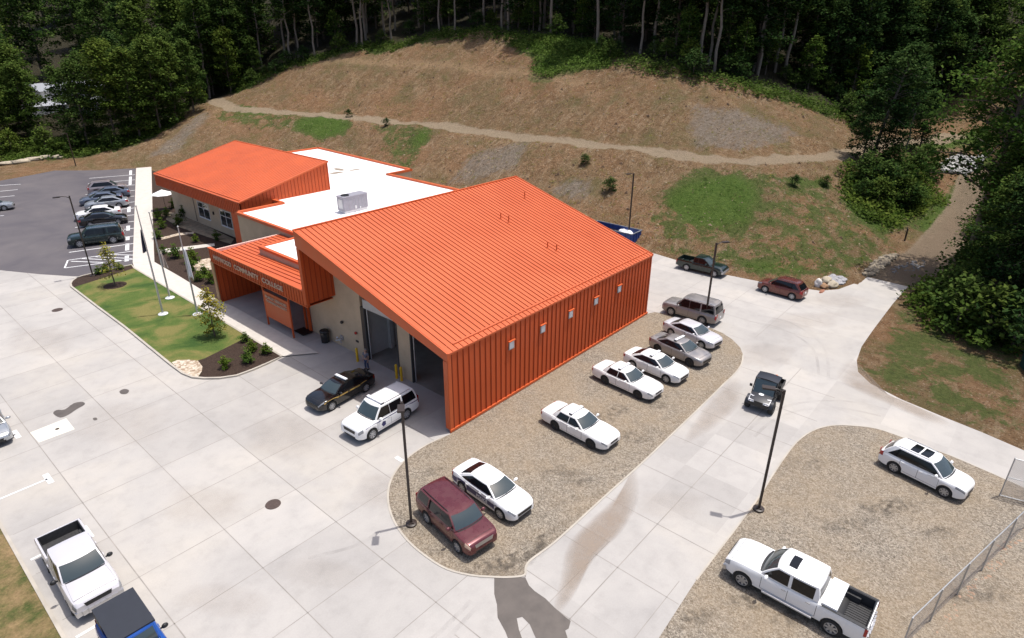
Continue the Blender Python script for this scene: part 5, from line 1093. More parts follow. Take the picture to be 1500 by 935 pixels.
def rubble(name, cpts, n, r, m_, seed, **k):
    rr = random.Random(seed); import bmesh
    bm = bmesh.new(); P = [trace(*q) for q in cpts]; P = [p for p in P if p]; x0, x1 = min(p[0] for p in P), max(p[0] for p in P); y0, y1 = min(p[1] for p in P), max(p[1] for p in P); c = 0
    while c < n:
        x, y = rr.uniform(x0, x1), rr.uniform(y0, y1)
        if not inpoly(np.array([x]), np.array([y]), P)[0]: c += .05; continue
        c += 1; q = bmesh.ops.create_icosphere(bm, subdivisions=1, radius=r*rr.uniform(.5, 1.3)); s = (rr.uniform(.7, 1.4), rr.uniform(.7, 1.2), rr.uniform(.4, .8)); z = hz(x, y)
        for v in q['verts']: j = 1+rr.uniform(-.2, .2); v.co = Vector((v.co.x*s[0]*j+x, v.co.y*s[1]*j+y, v.co.z*s[2]*j+z+r*.2))
    me = bpy.data.meshes.new(name); bm.to_mesh(me); bm.free(); me.materials.append(m_); o = bpy.data.objects.new(name, me); COL.objects.link(o); return tag(o, **k)
rubble('rubble_pile', [(1207, 408), (1222, 404), (1238, 410), (1236, 417), (1215, 418)], 130, .28, rk3, 5, kind='stuff')
rubble('riprap', [(1383, 236), (1405, 228), (1443, 231), (1432, 245), (1412, 257), (1388, 258), (1380, 248)], 360, .55, simple('white_riprap', (.36, .355, .34), .95, var=.6, sc=1), 6, kind='stuff')
rubble('roadside_rubble', [(1264, 402), (1290, 378), (1318, 371), (1300, 388), (1275, 405)], 190, .34, simple('tan_rubble', (.30, .25, .18), .9, var=.5, sc=1), 8, kind='stuff')
rubble('roadside_rubble', [(1300, 395), (1345, 380), (1360, 385), (1340, 400), (1310, 402)], 60, .15, simple('rubble_grey', (.24, .23, .22), .9, var=.3, sc=1), 9, kind='stuff')
rubble('loose_stones', [(1470, 790), (1500, 772), (1500, 790), (1400, 905), (1370, 935), (1360, 935)], 160, .10, simple('rusty_gravel', (.33, .22, .15), .9), 10, kind='stuff')
p = trace(1325, 353) or (66, -13, 1); mb = MB(); mb.tube([(0, 0, -.1), (0, 0, 1.5), (.2, .1, 1.6)], .10, 8); o = mb.build('standpipe', M['bronze'], None, 40, label='short dark standpipe in the grass beside the dirt drive', cat='pipe'); o.location = p
# green utility box
gb = empty('utility_box', (35.2, -28.2, 0), R(20), label='dark green utility box on the lawn at the right edge', cat='utility box'); gm_ = simple('dark_green_box', (.012, .045, .040), .5)
mb = MB(); mb.b2((-1.1, -.8, 0), (1.1, .8, 1.25)); mb.build('cabinet', gm_, gb); mb = MB(); mb.b2((-1.17, -.87, 1.25), (1.17, .87, 1.33)); mb.build('lid', gm_, gb)
# chain link fence and gate
t = NT('chain_link'); u = t.n('ShaderNodeTexCoord'); 
def diag(rot):
    m_ = t.n('ShaderNodeMapping'); m_.inputs['Rotation'].default_value = (0, R(rot), 0); t.l(u.outputs['Object'], m_.inputs[0]); s_ = t.n('ShaderNodeSeparateXYZ'); t.l(m_.outputs[0], s_.inputs[0])
    f = t.math('FRACT', t.math('MULTIPLY', s_.outputs[0], 1/.065)); return t.math('LESS_THAN', f, .24)
f = t.math('MAXIMUM', diag(45), diag(-45)); tp = t.n('ShaderNodeBsdfTransparent'); mx = t.n('ShaderNodeMixShader'); t.set((.50, .50, .53), .4, .6); t.l(f, mx.inputs[0]); t.l(tp.outputs[0], mx.inputs[1]); t.l(t.b.outputs[0], mx.inputs[2]); t.l(mx.outputs[0], t.out.inputs[0]); M['mesh'] = t.m
def fence(name, a, b, h, label, cat, npost, mids=(), sign=False):
    a, b = Vector(a), Vector(b); d = b-a; L = d.length; r = empty(name, (a.x, a.y, 0), math.atan2(d.y, d.x), label=label, cat=cat)
    mb = MB(); mb.add([(0, 0, .04), (L, 0, .04), (L, 0, h), (0, 0, h)], [(0, 1, 2, 3)]); mb.build('mesh_panel', M['mesh'], r)
    for k in range(npost+1): mb = MB(); mb.tube([(L*k/npost, .03, 0), (L*k/npost, .03, h+.06)], .035, 8); mb.build('post', M['galv'], r, 50)
    for z in (h,)+mids: mb = MB(); mb.tube([(0, 0, z), (L, 0, z)], .026, 8); mb.build('rail', M['galv'], r, 50)
    if sign: mb = MB(); mb.b2((L*.32, .03, 1.02), (L*.32+.75, .045, 1.38)); mb.build('notice_plate', simple('red_white_notice', (.50, .10, .14), .5, var=.6, sc=6), r)
    return r
fence('chain_link_fence', gp(1500, 773), gp(1318, 952), 1.9, 'grey chain link fence along the gravel lot at the bottom right', 'fence', 5)
fence('chain_link_gate', gp(1464, 727), gp(1560, 752), 2.6, 'galvanised chain link gate with small red notice at the right edge', 'gate', 2, (.08, 1.35), True)
# white shade on the wing terrace
um = empty('patio_umbrella', (11.0, 70.6, 0), label='white umbrella with dark pole at the far end of the tan wing', cat='umbrella')
mb = MB(); mb.tube([(0, 0, 0), (0, 0, 2.9)], .03, 8); mb.build('pole', M['bronze'], um)
mb = MB()
for k in range(8):
    a0, a1 = math.pi*k/4, math.pi*(k+1)/4; mb.add([(0, 0, 3.0), (1.5*math.cos(a0), 1.5*math.sin(a0), 2.35), (1.5*math.cos(a1), 1.5*math.sin(a1), 2.35)], [(0, 1, 2)])
mb.build('canopy', simple('white_canvas', (.78, .78, .78), .8), um)
# person beside the black patrol car
def skin(name, joints, edges, mat, parent, sub=2):
    me = bpy.data.meshes.new(name); me.from_pydata([j[:3] for j in joints], edges, []); o = bpy.data.objects.new(name, me); COL.objects.link(o)
    m_ = o.modifiers.new('s', 'SKIN'); m_.use_smooth_shade = True
    for i, j in enumerate(joints): me.skin_vertices[0].data[i].radius = (j[3], j[4] if len(j) > 4 else j[3])
    me.skin_vertices[0].data[0].use_root = True
    s = o.modifiers.new('u', 'SUBSURF'); s.levels = sub; s.render_levels = sub
    bpy.context.view_layer.update(); dg = bpy.context.evaluated_depsgraph_get(); me2 = bpy.data.meshes.new_from_object(o.evaluated_get(dg)); me2.name = name
    bpy.data.objects.remove(o); me2.materials.clear(); me2.materials.append(mat); o = bpy.data.objects.new(name, me2); COL.objects.link(o); o.parent = parent; return o
pe = empty('person', (1.55, 10.9, 0), R(200), label='person in patterned grey shirt and jeans standing behind the black patrol car', cat='person')
sk = simple('skin', (.42, .24, .17), .5, var=.05); sh = simple('grey_patterned_shirt', (.17, .17, .21), .9, var=.6, sc=14); jn = simple('blue_jeans', (.06, .08, .15), .9, var=.3); ha = simple('grey_hair', (.22, .21, .20), .8)
J = [(0, 0, .95, .13, .10), (0, 0, 1.15, .12, .09), (0, 0, 1.38, .15, .10), (0, 0, 1.50, .055), (.015, 0, 1.60, .075, .085), (.02, 0, 1.70, .078, .09)]; Eg = [(0, 1), (1, 2), (2, 3), (3, 4), (4, 5)]
for s in (1, -1):
    b = len(J); J += [(0, s*.19, 1.40, .055), (.02, s*.25, 1.13, .042), (.12 if s > 0 else .05, s*.24, .90, .030), (.16 if s > 0 else .07, s*.23, .82, .034, .018)]; Eg += [(2, b), (b, b+1), (b+1, b+2), (b+2, b+3)]
    b2_ = len(J); J += [(0, s*.09, .88, .085), (.02, s*.11, .48, .062), (-.01, s*.12, .09, .042), (.10, s*.13, .05, .045, .035)]; Eg += [(0, b2_), (b2_, b2_+1), (b2_+1, b2_+2), (b2_+2, b2_+3)]
    for k in range(5):
        th = (k-1.5)*.022; fx = J[b+3][0]; b3 = len(J); ln = (.075, .085, .08, .065, .05)[k]
        J += [(fx+.01, s*.23+th, .79, .009), (fx+.025, s*.225+th*1.15, .79-ln*.55, .008), (fx+.045, s*.215+th*1.1, .79-ln, .007)] if k < 4 else [(fx+.03, s*.205, .82, .010), (fx+.055, s*.19, .79, .009), (fx+.065, s*.185, .765, .008)]
        Eg += [(b+3, b3), (b3, b3+1), (b3+1, b3+2)]
body = skin('body', J, Eg, sk, pe, 1)
skin('shirt', [(0, 0, .98, .150, .118), (0, 0, 1.16, .140, .108), (0, 0, 1.38, .170, .118), (0, 0, 1.45, .08)]+[(0, .2, 1.40, .072), (.01, .235, 1.22, .062), (0, -.2, 1.40, .072), (.01, -.235, 1.22, .062)], [(0, 1), (1, 2), (2, 3), (2, 4), (4, 5), (2, 6), (6, 7)], sh, pe)
skin('trousers', [(0, 0, .97, .145, .115), (0, .09, .86, .105), (.02, .11, .48, .08), (-.01, .12, .11, .068), (0, -.09, .86, .105), (.02, -.11, .48, .08), (-.01, -.12, .11, .068)], [(0, 1), (1, 2), (2, 3), (0, 4), (4, 5), (5, 6)], jn, pe)
skin('hair', [(0, 0, 1.72, .088, .085), (-.03, 0, 1.77, .075, .07), (-.045, 0, 1.68, .075, .08)], [(0, 1), (0, 2)], ha, pe)
for s in (1, -1):
    mb = MB(); mb.lathe([(.001, .012), (.009, .006), (.011, 0), (.001, -.008)], 8); e = mb.build('eye', M['black'], pe); e.location = (.098, s*.03, 1.665); e.rotation_euler = (0, R(90), 0)
    mb = MB(); mb.box((-.0, s*.085, 1.65), (.04, .02, .06)); mb.build('ear', sk, pe)
    mb = MB(); mb.box((.07, s*.13, .05), (.27, .10, .10)); mb.build('shoe', M['black'], pe)
mb = MB(); mb.box((.11, 0, 1.635), (.035, .025, .05)); mb.build('nose', sk, pe)
# ------------------------------------------------------------------ vegetation
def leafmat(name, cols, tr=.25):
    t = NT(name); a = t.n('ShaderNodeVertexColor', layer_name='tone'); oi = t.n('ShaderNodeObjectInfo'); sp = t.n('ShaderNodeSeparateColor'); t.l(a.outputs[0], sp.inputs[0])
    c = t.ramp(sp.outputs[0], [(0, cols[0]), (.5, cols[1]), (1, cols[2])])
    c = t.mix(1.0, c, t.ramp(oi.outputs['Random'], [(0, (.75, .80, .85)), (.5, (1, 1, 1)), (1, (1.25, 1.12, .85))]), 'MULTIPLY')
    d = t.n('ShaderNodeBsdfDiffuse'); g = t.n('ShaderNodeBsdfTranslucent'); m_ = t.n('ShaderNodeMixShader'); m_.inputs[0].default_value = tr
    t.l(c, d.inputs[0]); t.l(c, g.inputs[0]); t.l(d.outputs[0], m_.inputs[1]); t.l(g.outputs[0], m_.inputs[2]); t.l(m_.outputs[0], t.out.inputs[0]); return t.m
M['leaf'] = leafmat('dark_leaves', [(.016, .038, .012), (.037, .072, .020), (.075, .118, .034)])
M['leaf2'] = leafmat('mid_leaves', [(.026, .052, .012), (.058, .100, .022), (.110, .155, .038)], .3)
M['leaf3'] = leafmat('bright_leaves', [(.025, .055, .010), (.060, .110, .020), (.12, .17, .035)])
M['leafg'] = leafmat('fresh_green_leaves', [(.06, .11, .02), (.11, .18, .035), (.18, .25, .06)])
M['leafy'] = leafmat('yellow_green_leaves', [(.10, .12, .02), (.22, .22, .035), (.36, .30, .07)])
M['bark'] = simple('bark', (.12, .095, .075), .95, var=.35, sc=2); M['bark2'] = simple('pale_bark', (.19, .16, .13), .95, var=.3, sc=2)
class Leaves:
    def __init__(s): s.v = []; s.t = []
    def clump(s, c, r, n, size, rr, flat=.55, tone=.5):
        c = np.array(c); g = rr
        for _ in range(n):
            d = np.array([g.gauss(0, 1), g.gauss(0, 1), g.gauss(0, 1)*flat]); d /= max(.4, np.linalg.norm(d)); p = c+d*r*(g.random()**.45)
            nz = np.array([g.gauss(0, .55), g.gauss(0, .55), 1.0]); nz /= np.linalg.norm(nz); a = g.random()*6.283
            u = np.cross(nz, [math.cos(a), math.sin(a), 0]); u /= max(1e-6, np.linalg.norm(u)); w = np.cross(nz, u); sz = size*g.uniform(.6, 1.3)
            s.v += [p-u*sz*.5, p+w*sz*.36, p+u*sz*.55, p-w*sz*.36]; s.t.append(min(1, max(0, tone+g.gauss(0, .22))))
    def build(s, name, mat, parent=None, **k):
        n = len(s.t); me = bpy.data.meshes.new(name); me.vertices.add(n*4); me.vertices.foreach_set('co', np.array(s.v, dtype=np.float32).reshape(-1))
        me.loops.add(n*4); me.loops.foreach_set('vertex_index', np.arange(n*4, dtype=np.int32)); me.polygons.add(n); me.polygons.foreach_set('loop_start', np.arange(0, n*4, 4, dtype=np.int32))
        me.update(calc_edges=True); me.materials.append(mat); ca = me.color_attributes.new('tone', 'FLOAT_COLOR', 'POINT')
        tt = np.repeat(np.array(s.t, dtype=np.float32), 4); ca.data.foreach_set('color', np.stack([tt, tt, tt, np.ones_like(tt)], -1).reshape(-1))
        o = bpy.data.objects.new(name, me); COL.objects.link(o)
        if parent: o.parent = parent
        return tag(o, **k)
def tree_proto(name, seed, H=20, cr=4.2, base=.45, nb=40, per=44, leaf=.42, mat='leaf', bark='bark', lean=.0, tr=.24, flat=.5, sparse=1.0, clr=1.25):
    "a trunk with limbs, each limb carrying flat leaf clumps"
    rr = random.Random(seed); r = empty(name); tk = MB(); lv = Leaves(); n = 7
    path = [Vector((lean*H*(i/n)**1.3+rr.gauss(0, .10)*(i > 0)*H/20, rr.gauss(0, .12)*(i > 0)*H/20, H*.94*i/n)) for i in range(n+1)]
    path[0].z = -.8
    def at(q): q = max(0, min(.999, q))*n; i = int(q); return path[i].lerp(path[i+1], q-i)
    tk.tube(path, [tr*(1-.85*i/n)+.02 for i in range(n+1)], 7)
    for k in range(nb):
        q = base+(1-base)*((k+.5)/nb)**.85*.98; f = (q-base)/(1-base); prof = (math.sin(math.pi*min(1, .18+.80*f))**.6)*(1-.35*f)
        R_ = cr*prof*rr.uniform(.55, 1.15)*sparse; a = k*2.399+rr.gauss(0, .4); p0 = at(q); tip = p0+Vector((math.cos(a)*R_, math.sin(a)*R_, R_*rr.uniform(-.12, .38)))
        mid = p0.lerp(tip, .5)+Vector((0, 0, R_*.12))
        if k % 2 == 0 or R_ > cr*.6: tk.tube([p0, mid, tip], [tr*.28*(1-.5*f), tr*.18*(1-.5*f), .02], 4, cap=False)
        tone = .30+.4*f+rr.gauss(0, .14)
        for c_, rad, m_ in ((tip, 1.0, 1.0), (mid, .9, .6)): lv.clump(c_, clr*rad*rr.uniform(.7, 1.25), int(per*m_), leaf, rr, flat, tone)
    lv.clump(at(.99)+Vector((0, 0, .3)), clr*.9, per, leaf, rr, .8, .7)
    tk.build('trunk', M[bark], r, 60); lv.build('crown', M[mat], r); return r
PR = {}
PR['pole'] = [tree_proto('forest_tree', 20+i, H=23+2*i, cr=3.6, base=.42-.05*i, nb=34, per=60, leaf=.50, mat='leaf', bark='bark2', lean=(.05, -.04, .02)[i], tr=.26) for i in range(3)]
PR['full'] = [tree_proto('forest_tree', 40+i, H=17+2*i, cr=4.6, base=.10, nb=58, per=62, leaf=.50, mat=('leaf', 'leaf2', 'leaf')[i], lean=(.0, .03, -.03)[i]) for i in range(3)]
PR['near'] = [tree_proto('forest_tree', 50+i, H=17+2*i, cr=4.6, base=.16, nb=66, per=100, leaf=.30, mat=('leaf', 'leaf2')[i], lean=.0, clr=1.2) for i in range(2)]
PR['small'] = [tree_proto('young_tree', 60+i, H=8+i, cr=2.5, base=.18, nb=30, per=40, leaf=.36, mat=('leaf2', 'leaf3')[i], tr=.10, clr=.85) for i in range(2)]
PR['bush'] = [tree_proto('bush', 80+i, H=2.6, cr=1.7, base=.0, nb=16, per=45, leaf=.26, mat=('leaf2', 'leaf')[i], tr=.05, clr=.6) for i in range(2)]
used = set(); FR = random.Random(5)
def put(kind, x, y, i=None, s=1.0, label=None, cat=None, group=None, z=None, rot=None, sz=1.0):
    L = PR[kind]; p = L[i if i is not None else FR.randrange(len(L))]
    o = p if p.name not in used else copy_tree(p)
    used.add(p.name); o.location = (x, y, (hz(x, y) if z is None else z)); o.rotation_euler = (0, 0, FR.uniform(0, 6.28) if rot is None else rot); o.scale = (s, s, s*sz)
    return tag(o, label, cat, group)
GF = 'trees of the dark wood above the cut slope'
# trunks seen at the wood's edge, one by one
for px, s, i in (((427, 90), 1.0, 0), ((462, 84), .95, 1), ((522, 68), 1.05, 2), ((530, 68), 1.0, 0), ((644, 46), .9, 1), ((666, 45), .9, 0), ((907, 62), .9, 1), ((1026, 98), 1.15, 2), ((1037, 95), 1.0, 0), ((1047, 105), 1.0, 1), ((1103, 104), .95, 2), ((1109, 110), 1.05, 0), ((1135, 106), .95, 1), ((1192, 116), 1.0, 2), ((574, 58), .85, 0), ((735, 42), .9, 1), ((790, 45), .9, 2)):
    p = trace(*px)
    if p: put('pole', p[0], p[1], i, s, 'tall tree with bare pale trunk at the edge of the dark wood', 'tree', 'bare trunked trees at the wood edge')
# the wood: rows stepping back from the crest
cnt = 0
line = [(45, 130), (54, 131)]+[(x+3, y+3) for x, y, z in CREST[1:]]+[(108, 4), (120, 1), (135, -2)]
def along(L, s):
    acc = 0
    for a, b in zip(L, L[1:]):
        d = math.hypot(b[0]-a[0], b[1]-a[1])
        if acc+d >= s: q = (s-acc)/d; return (a[0]+(b[0]-a[0])*q, a[1]+(b[1]-a[1])*q)
        acc += d
    return L[-1]
TL = sum(math.hypot(b[0]-a[0], b[1]-a[1]) for a, b in zip(line, line[1:]))
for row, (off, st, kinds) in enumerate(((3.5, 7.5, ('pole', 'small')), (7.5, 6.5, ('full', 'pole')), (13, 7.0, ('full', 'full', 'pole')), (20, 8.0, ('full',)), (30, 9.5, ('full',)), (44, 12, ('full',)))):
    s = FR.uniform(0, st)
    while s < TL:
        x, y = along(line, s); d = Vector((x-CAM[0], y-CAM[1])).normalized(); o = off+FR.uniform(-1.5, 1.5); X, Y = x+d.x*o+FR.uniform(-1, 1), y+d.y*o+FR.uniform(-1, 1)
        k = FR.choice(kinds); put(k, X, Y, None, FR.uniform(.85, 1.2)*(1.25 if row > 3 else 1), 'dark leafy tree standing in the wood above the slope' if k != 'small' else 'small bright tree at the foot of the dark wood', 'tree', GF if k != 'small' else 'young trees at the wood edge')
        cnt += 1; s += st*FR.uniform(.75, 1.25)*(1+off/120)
# wood beyond the asphalt lot
GL = 'trees of the wood beyond the asphalt lot'
for row, (y0, st) in enumerate(((136, 5.5), (144, 6.5), (154, 7.5), (168, 9), (188, 12), (215, 14), (245, 16), (285, 20))):
    x = -32+row*-6
    while x < 62-row*1.5+row*4:
        yy = y0+FR.uniform(-2, 2)+max(0, (x-20))*(.0 if row else -.15)
        if not (row < 3 and 20 < x and yy < 128 and False):
            _q = CM @ (np.array([x, yy, 8.0])-CAM); _px = CX+FPX*_q[0]/_q[2]
            gap = 50 < _px < 150 and 1 <= row <= 4
            if not gap and not (row in (0, 1) and FR.random() < .12): put('full', x, yy, FR.choice((0, 1, 1)), FR.uniform(.75, 1.05)*(1+row*.12), 'leafy tree standing in the wood beyond the asphalt lot', 'tree', GL); cnt += 1
        x += st*FR.uniform(.8, 1.2)
for px, s in (((285, 170), .8), ((262, 182), .9), ((236, 196), 1.0), ((205, 208), .95), ((170, 214), 1.05), ((130, 222), .9), ((330, 135), .55), ((350, 128), .5), ((376, 118), .5)):
    p = trace(*px)
    if p: put('full', p[0]+1, p[1]+2.5, FR.choice((1, 1, 2)), s, 'leafy tree with low boughs at the edge of the wood left of the slope', 'tree', 'trees with low boughs left of the slope')
# right hand wood
GRt = 'trees of the shaded wood right of the dirt drive'
for px, s in (((1450, 425), .9), ((1460, 388), .8), ((1475, 352), .85), ((1495, 322), .85), ((1510, 298), .9), ((1445, 462), .9), ((1470, 470), 1.0), ((1500, 485), 1.1), ((1455, 400), 1.0), ((1490, 420), 1.1), ((1480, 350), 1.0), ((1540, 440), 1.1), ((1530, 380), 1.2), ((1570, 500), 1.1), ((1600, 430), 1.2), ((1500, 310), 1.1), ((1540, 320), 1.1), ((1480, 275), 1.0), ((1520, 270), 1.1), ((1510, 255), .9)):
    p = gp(*px)
    x, y = p[0], p[1]; 
    if x > 150: x = 150
    put('near' if x < 95 else 'full', x, y, None, s*.92, 'dark leafy tree in the shaded wood right of the dirt drive', 'tree', GRt, z=hz(x, y)); cnt += 1
for x, y, s in ((118, 6, 1.1), (128, 4, 1.1), (140, 2, 1.2), (125, -2+6, 1.0), (150, -4, 1.2), (134, -17, 1.1), (146, -16, 1.2), (160, -12, 1.3), (120, -22, 1.1), (110, 10, 1.0), (160, 8, 1.3), (175, 0, 1.4), (172, -20, 1.4)):
    put('full', x, y, None, s, 'dark leafy tree closing the valley behind the gravel road', 'tree', 'trees closing the valley behind the road'); cnt += 1
for _ in range(34):
    x, y = FR.uniform(100, 190), FR.uniform(4, 60)
    if y > 10+(x-100)*.1: put('full', x, y, None, FR.uniform(1.0, 1.4), 'dark leafy tree closing the valley behind the gravel road', 'tree', 'trees closing the valley behind the road'); cnt += 1
for x, y, s in ((110, 4, .9), (116, 1.5, .9), (122, -1.5, .9), (128, -4, 1.0), (134, -7.5, 1.0), (141, -9, 1.1), (150, -10, 1.2), (105, 7.5, .9)):
    put('full', x+3, y+4, None, s, 'dark leafy tree closing the valley behind the gravel road', 'tree', 'trees closing the valley behind the road')
for _ in range(26):
    x, y = FR.uniform(170, 300), FR.uniform(-45, 50); put('full', x, y, None, FR.uniform(1.4, 1.9), 'dark leafy tree closing the valley behind the gravel road', 'tree', 'trees closing the valley behind the road')
# big light green tree at the right edge, and the clump by the road
PR['big'] = [tree_proto('broad_tree', 91, H=19, cr=6.4, base=.30, nb=90, per=85, leaf=.34, mat='leaf3', tr=.34, lean=-.02, clr=1.35)]
put('big', 56.0, -20.5, 0, 1.1, sz=1.22, label='broad light green tree towering at the right edge', cat='tree', rot=2.4)
PR['lean'] = [tree_proto('leaning_tree', 95, H=17, cr=4.6, base=.33, nb=50, per=64, leaf=.40, mat='leaf', bark='bark2', lean=.16, tr=.26)]
p = trace(1275, 236); put('lean', p[0], p[1], 0, 1.0, 'leaning tree with pale trunk at the roadside clump', 'tree', rot=-.9)
for px, k, s, lb in (((1262, 240), 'full', .62, 'left and lower tree of the roadside clump'), ((1320, 242), 'pole', .6, 'tree with slanting trunk between the road and the riprap'), ((1298, 250), 'full', .55, 'bushy tree in the middle of the roadside clump'), ((1345, 225), 'full', .6, 'right tree of the roadside clump near the riprap')):
    p = trace(*px); put(k, p[0], p[1], 0 if k == 'full' else 1, s, lb, 'tree')
# bushes
for px, s in (((1266, 268), 1.5), ((1290, 285), 1.6), ((1320, 298), 1.3), ((1340, 268), 1.5), ((1262, 290), .9), ((1345, 300), .9), ((1352, 245), 1.3), ((1300, 262), 1.7), ((1330, 305), 1.2), ((1285, 300), 1.3), ((1365, 262), .9), ((1385, 455), 1.5), ((1400, 480), 1.7), ((1440, 500), 1.8), ((1480, 512), 1.8), ((1440, 345), 1.2), ((1408, 410), 1.4), ((1450, 320), 1.2), ((1420, 385), 1.3)):
    p = trace(*px)
    if p: put('bush', p[0], p[1], None, s, 'dark bush in the undergrowth beside the dirt drive', 'bush', 'bushes beside the dirt drive')
for px in ((404, 108), (390, 112), (370, 122), (355, 128), (345, 133), (420, 98), (445, 90), (700, 42), (720, 40), (760, 42), (775, 44), (815, 55), (880, 75), (893, 85), (905, 80), (960, 84), (975, 88), (1008, 98), (1015, 112), (1060, 108), (1080, 112), (1085, 120), (1150, 118), (1165, 128), (1180, 130), (1210, 140), (1225, 150), (1240, 168), (1255, 182), (1262, 196), (600, 50), (560, 60), (500, 76)):
    p = trace(*px)
    if p: put('bush', p[0], p[1], None, FR.uniform(.8, 1.5), 'low bush growing where the wood meets the cut slope', 'bush', 'bushes along the wood edge')
for px in ((70, 224), (110, 220), (140, 213), (165, 216), (190, 205), (215, 198), (240, 186), (262, 176), (20, 228), (290, 150)):
    p = trace(*px)
    if p: put('bush', p[0], p[1], 0, FR.uniform(1.2, 1.8), 'bush in the weeds above the soil bank behind the asphalt lot', 'bush', 'bushes behind the asphalt lot')
for px, s, lb in (((893, 280), .65, 'round green bush on the bare slope left of a light pole'), ((857, 240), .5, 'small green bush on the slope just under the gravel road'), ((511, 172), .55, 'small dark shrub on the gravel road edge above the flat roof'), ((566, 184), .5, 'little shrub just below the gravel road'), ((1209, 272), .5, 'thin shrub on the grass slope left of the roadside clump'), ((1163, 272), .5, 'low shrub on the grass slope above the brown crossover')):
    p = trace(*px); put('bush', p[0], p[1], 1, s, lb, 'bush')
# saplings on the lawn
PR['sap'] = [tree_proto('sapling', 70, H=4.2, cr=1.05, base=.22, nb=22, per=26, leaf=.17, mat='leafy', bark='bark', tr=.05, clr=.42), tree_proto('sapling', 71, H=4.3, cr=1.25, base=.10, nb=30, per=36, leaf=.17, mat='leafy', bark='bark', tr=.05, clr=.40)]
p = gp(169, 419.5); put('sap', p[0], p[1], 0, 1.05, 'yellow green sapling in the round mulch ring', 'tree', z=.1)
p = gp(316, 494); put('sap', p[0], p[1], 1, 1.0, 'sparse yellow green sapling on the lawn near the canopy', 'tree', z=.1)
PR['shrub'] = [tree_proto('shrub', 75, H=.75, cr=.55, base=0, nb=12, per=40, leaf=.12, mat='leaf3', tr=.02, clr=.25)]
for px, s in (((331, 541), .95), ((364, 533), 1.0), ((370, 517), 1.0), ((391, 520), .9), ((360, 502), .8)):
    p = gp(*px); put('shrub', p[0], p[1], 0, s, 'small round green shrub in the mulch end of the lawn island', 'shrub', 'shrubs in the mulch end of the island', z=.12)
for px, s in (((233, 322), 1.4), ((238, 335), 1.3), ((232, 350), 1.2), ((245, 318), 1.2), ((262, 330), 1.3), ((258, 378), 1.5), ((283, 385), 1.6), ((282, 396), 1.3), ((240, 372), 1.0), ((300, 405), 1.2), ((310, 415), 1.2), ((292, 412), 1.0), ((318, 352), 1.1), ((287, 355), .9), ((270, 318), 1.5), ((255, 305), 1.3), ((145, 403), .9), ((155, 400), .9), ((176, 396), .8)):
    p = gp(*px); put('shrub', p[0], p[1], 0, s, 'low green shrub in the mulch beds before the wing', 'shrub', 'shrubs in the beds before the wing', z=.05)
# weeds and tufts: nobody could count them
def tufts(name, n, masks, size, mat, seed, hh=.35, thr=.5, reg=None):
    g = random.Random(seed); L = Leaves(); m_ = masks; tries = 0; c = 0
    while c < n and tries < n*60:
        tries += 1; x, y = g.uniform(*reg[0]), g.uniform(*reg[1])
        i = int(np.clip(np.searchsorted(GX, x)-1, 0, len(GX)-2)); j = int(np.clip(np.searchsorted(GY, y)-1, 0, len(GY)-2))
        if m_[i, j] < thr*g.uniform(.4, 1.2): continue
        z = hz(x, y); L.clump((x, y, z+hh*.4), size*2.2, 7, size, g, .6, .5+mnoise.noise(Vector((x*.3, y*.3, 1)))*.5); c += 1
    return L.build(name, M[mat], kind='stuff')
wm = (wood > .3).astype(float)
open_ = ((HZ > .15) & (wood < .2) & (roadm < .1) & (drm < .2)).astype(float)
tufts('grass_tufts', 4200, grass*open_, .12, 'leaf3', 3, .12, reg=((36, 130), (-24, 125)))
tufts('grass_tufts', 1500, open_*(1-np.clip(grass, 0, 1)), .16, 'leafy', 4, .2, .8, reg=((36, 105), (-14, 125)))
edge = np.clip(1-cl/4.5, 0, 1); tufts('undergrowth', 2600, edge, .40, 'leaf2', 5, .9, .55, reg=((45, 125), (-4, 140)))
tufts('undergrowth', 2600, np.clip(LG_, 0, 1), .42, 'leaf2', 6, .9, .5, reg=((-40, 60), (116, 160)))
tufts('undergrowth', 1700, zone([[(740, 62), (880, 62), (900, 100), (850, 105), (800, 120), (775, 112), (790, 90)]]), .30, 'leafg', 9, .9, .5, reg=((70, 110), (30, 90)))
RWm = zone([[(1330, 440), (1395, 400), (1420, 470), (1499, 505), (1499, 545), (1400, 520)], [(1430, 350), (1465, 300), (1480, 330), (1420, 400)], [(1240, 250), (1350, 240), (1385, 300), (1310, 345), (1240, 300)]])
tufts('undergrowth', 1700, RWm, .42, 'leaf2', 10, .8, .5, reg=((38, 120), (-36, 8)))
print('trees', cnt)
def clods(name, n, r0, r1, mat, seed, mask, reg):
    g = random.Random(seed); V = []; F = []; c = 0
    while c < n:
        x, y = g.uniform(*reg[0]), g.uniform(*reg[1]); i = int(np.clip(np.searchsorted(GX, x)-1, 0, len(GX)-2)); j = int(np.clip(np.searchsorted(GY, y)-1, 0, len(GY)-2))
        if mask[i, j] < g.random(): c += .002; continue
        r = g.uniform(r0, r1)*(2.2 if g.random() < .04 else 1); z = hz(x, y); b = len(V); c += 1
        for dx, dy, dz in ((1, 0, 0), (-.5, .87, 0), (-.5, -.87, 0), (.1, .1, .8)): V.append((x+dx*r*g.uniform(.7, 1.3), y+dy*r*g.uniform(.7, 1.3), z+dz*r*g.uniform(.6, 1.2)-.02))
        F += [(b, b+1, b+3), (b+1, b+2, b+3), (b+2, b, b+3)]
    me = bpy.data.meshes.new(name); me.from_pydata(V, [], F); me.materials.append(mat); o = bpy.data.objects.new(name, me); COL.objects.link(o); return tag(o, kind='stuff')
clods('loose_stones', 7000, .06, .15, simple('straw_coloured_clod', (.34, .26, .17), .95, var=.5, sc=.7), 21, open_*(1-.7*np.clip(grass, 0, 1)), ((20, 110), (-16, 128)))
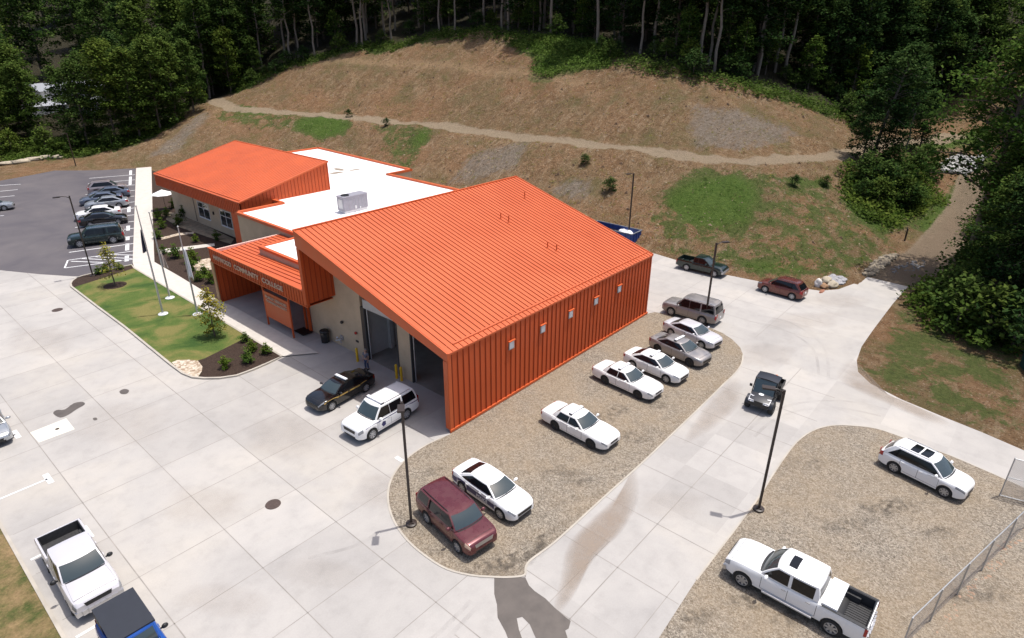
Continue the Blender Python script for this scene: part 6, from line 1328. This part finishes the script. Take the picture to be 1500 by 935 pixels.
clods('loose_stones', 4500, .06, .16, simple('dark_clod', (.10, .06, .035), .95, var=.5, sc=.7), 22, open_*(1-.7*np.clip(grass, 0, 1)), ((20, 110), (-16, 128)))
# pale sheds glimpsed through the left wood
for i, (px, rz, sc_, lb) in enumerate((((98, 163), 25, 1.0, 'white roofed shed glimpsed low between the trees at the far left'), ((140, 172), 60, .6, 'small white shed glimpsed beside the long one through the left trees'), ((62, 172), 10, .6, 'small white shed nearest the frame edge behind the left trees'))):
    p = gp(*px, 4.0); p = (p[0], p[1], hz(*p)); print('shed', p)
    sh_ = empty('white_shed', p, R(rz), label=lb, cat='building'); sh_.scale = (sc_,)*3
    mb = MB(); mb.b2((-9, -4, -1), (9, 4, 3.2)); mb.build('wall', M['winframe'], sh_); mb = MB(); prism(mb, [(-4.6, 3.1), (0, 4.6), (4.6, 3.1), (4.6, 3.25), (0, 4.8), (-4.6, 3.25)], 'x', -9.6, 9.6); mb.build('roof', M['galv'], sh_)
# ------------------------------------------------------------------ light
wd_ = bpy.data.worlds.new('World'); SC.world = wd_; wd_.use_nodes = True; nt = wd_.node_tree; nt.nodes.clear()
sky = nt.nodes.new('ShaderNodeTexSky'); sky.sky_type = 'NISHITA'; sky.sun_disc = False
SD = Vector((.21, -.12, 1.0)).normalized(); el = math.asin(SD.z); az = math.atan2(SD.x, SD.y)
sky.sun_elevation = el; sky.sun_rotation = az; sky.air_density = .8; sky.dust_density = 3.5; sky.ozone_density = .6
bg = nt.nodes.new('ShaderNodeBackground'); bg.inputs[1].default_value = .15; wo = nt.nodes.new('ShaderNodeOutputWorld'); nt.links.new(sky.outputs[0], bg.inputs[0]); nt.links.new(bg.outputs[0], wo.inputs[0])
sl = bpy.data.lights.new('sun', 'SUN'); sl.energy = 3.4; sl.angle = R(.6); sl.color = (1.0, .965, .91); so = bpy.data.objects.new('sun', sl); COL.objects.link(so)
so.rotation_euler = SD.to_track_quat('Z', 'Y').to_euler(); so.location = (0, 0, 60)
SC.view_settings.view_transform = 'Standard'; SC.view_settings.look = 'None'; SC.view_settings.gamma = 1.0; SC.view_settings.exposure = .34; SC.view_settings.use_curve_mapping = False
SC.render.resolution_x = 1024; SC.render.resolution_y = 638
try: SC.cycles.transparent_max_bounces = 12; SC.cycles.max_bounces = 6
except Exception: pass
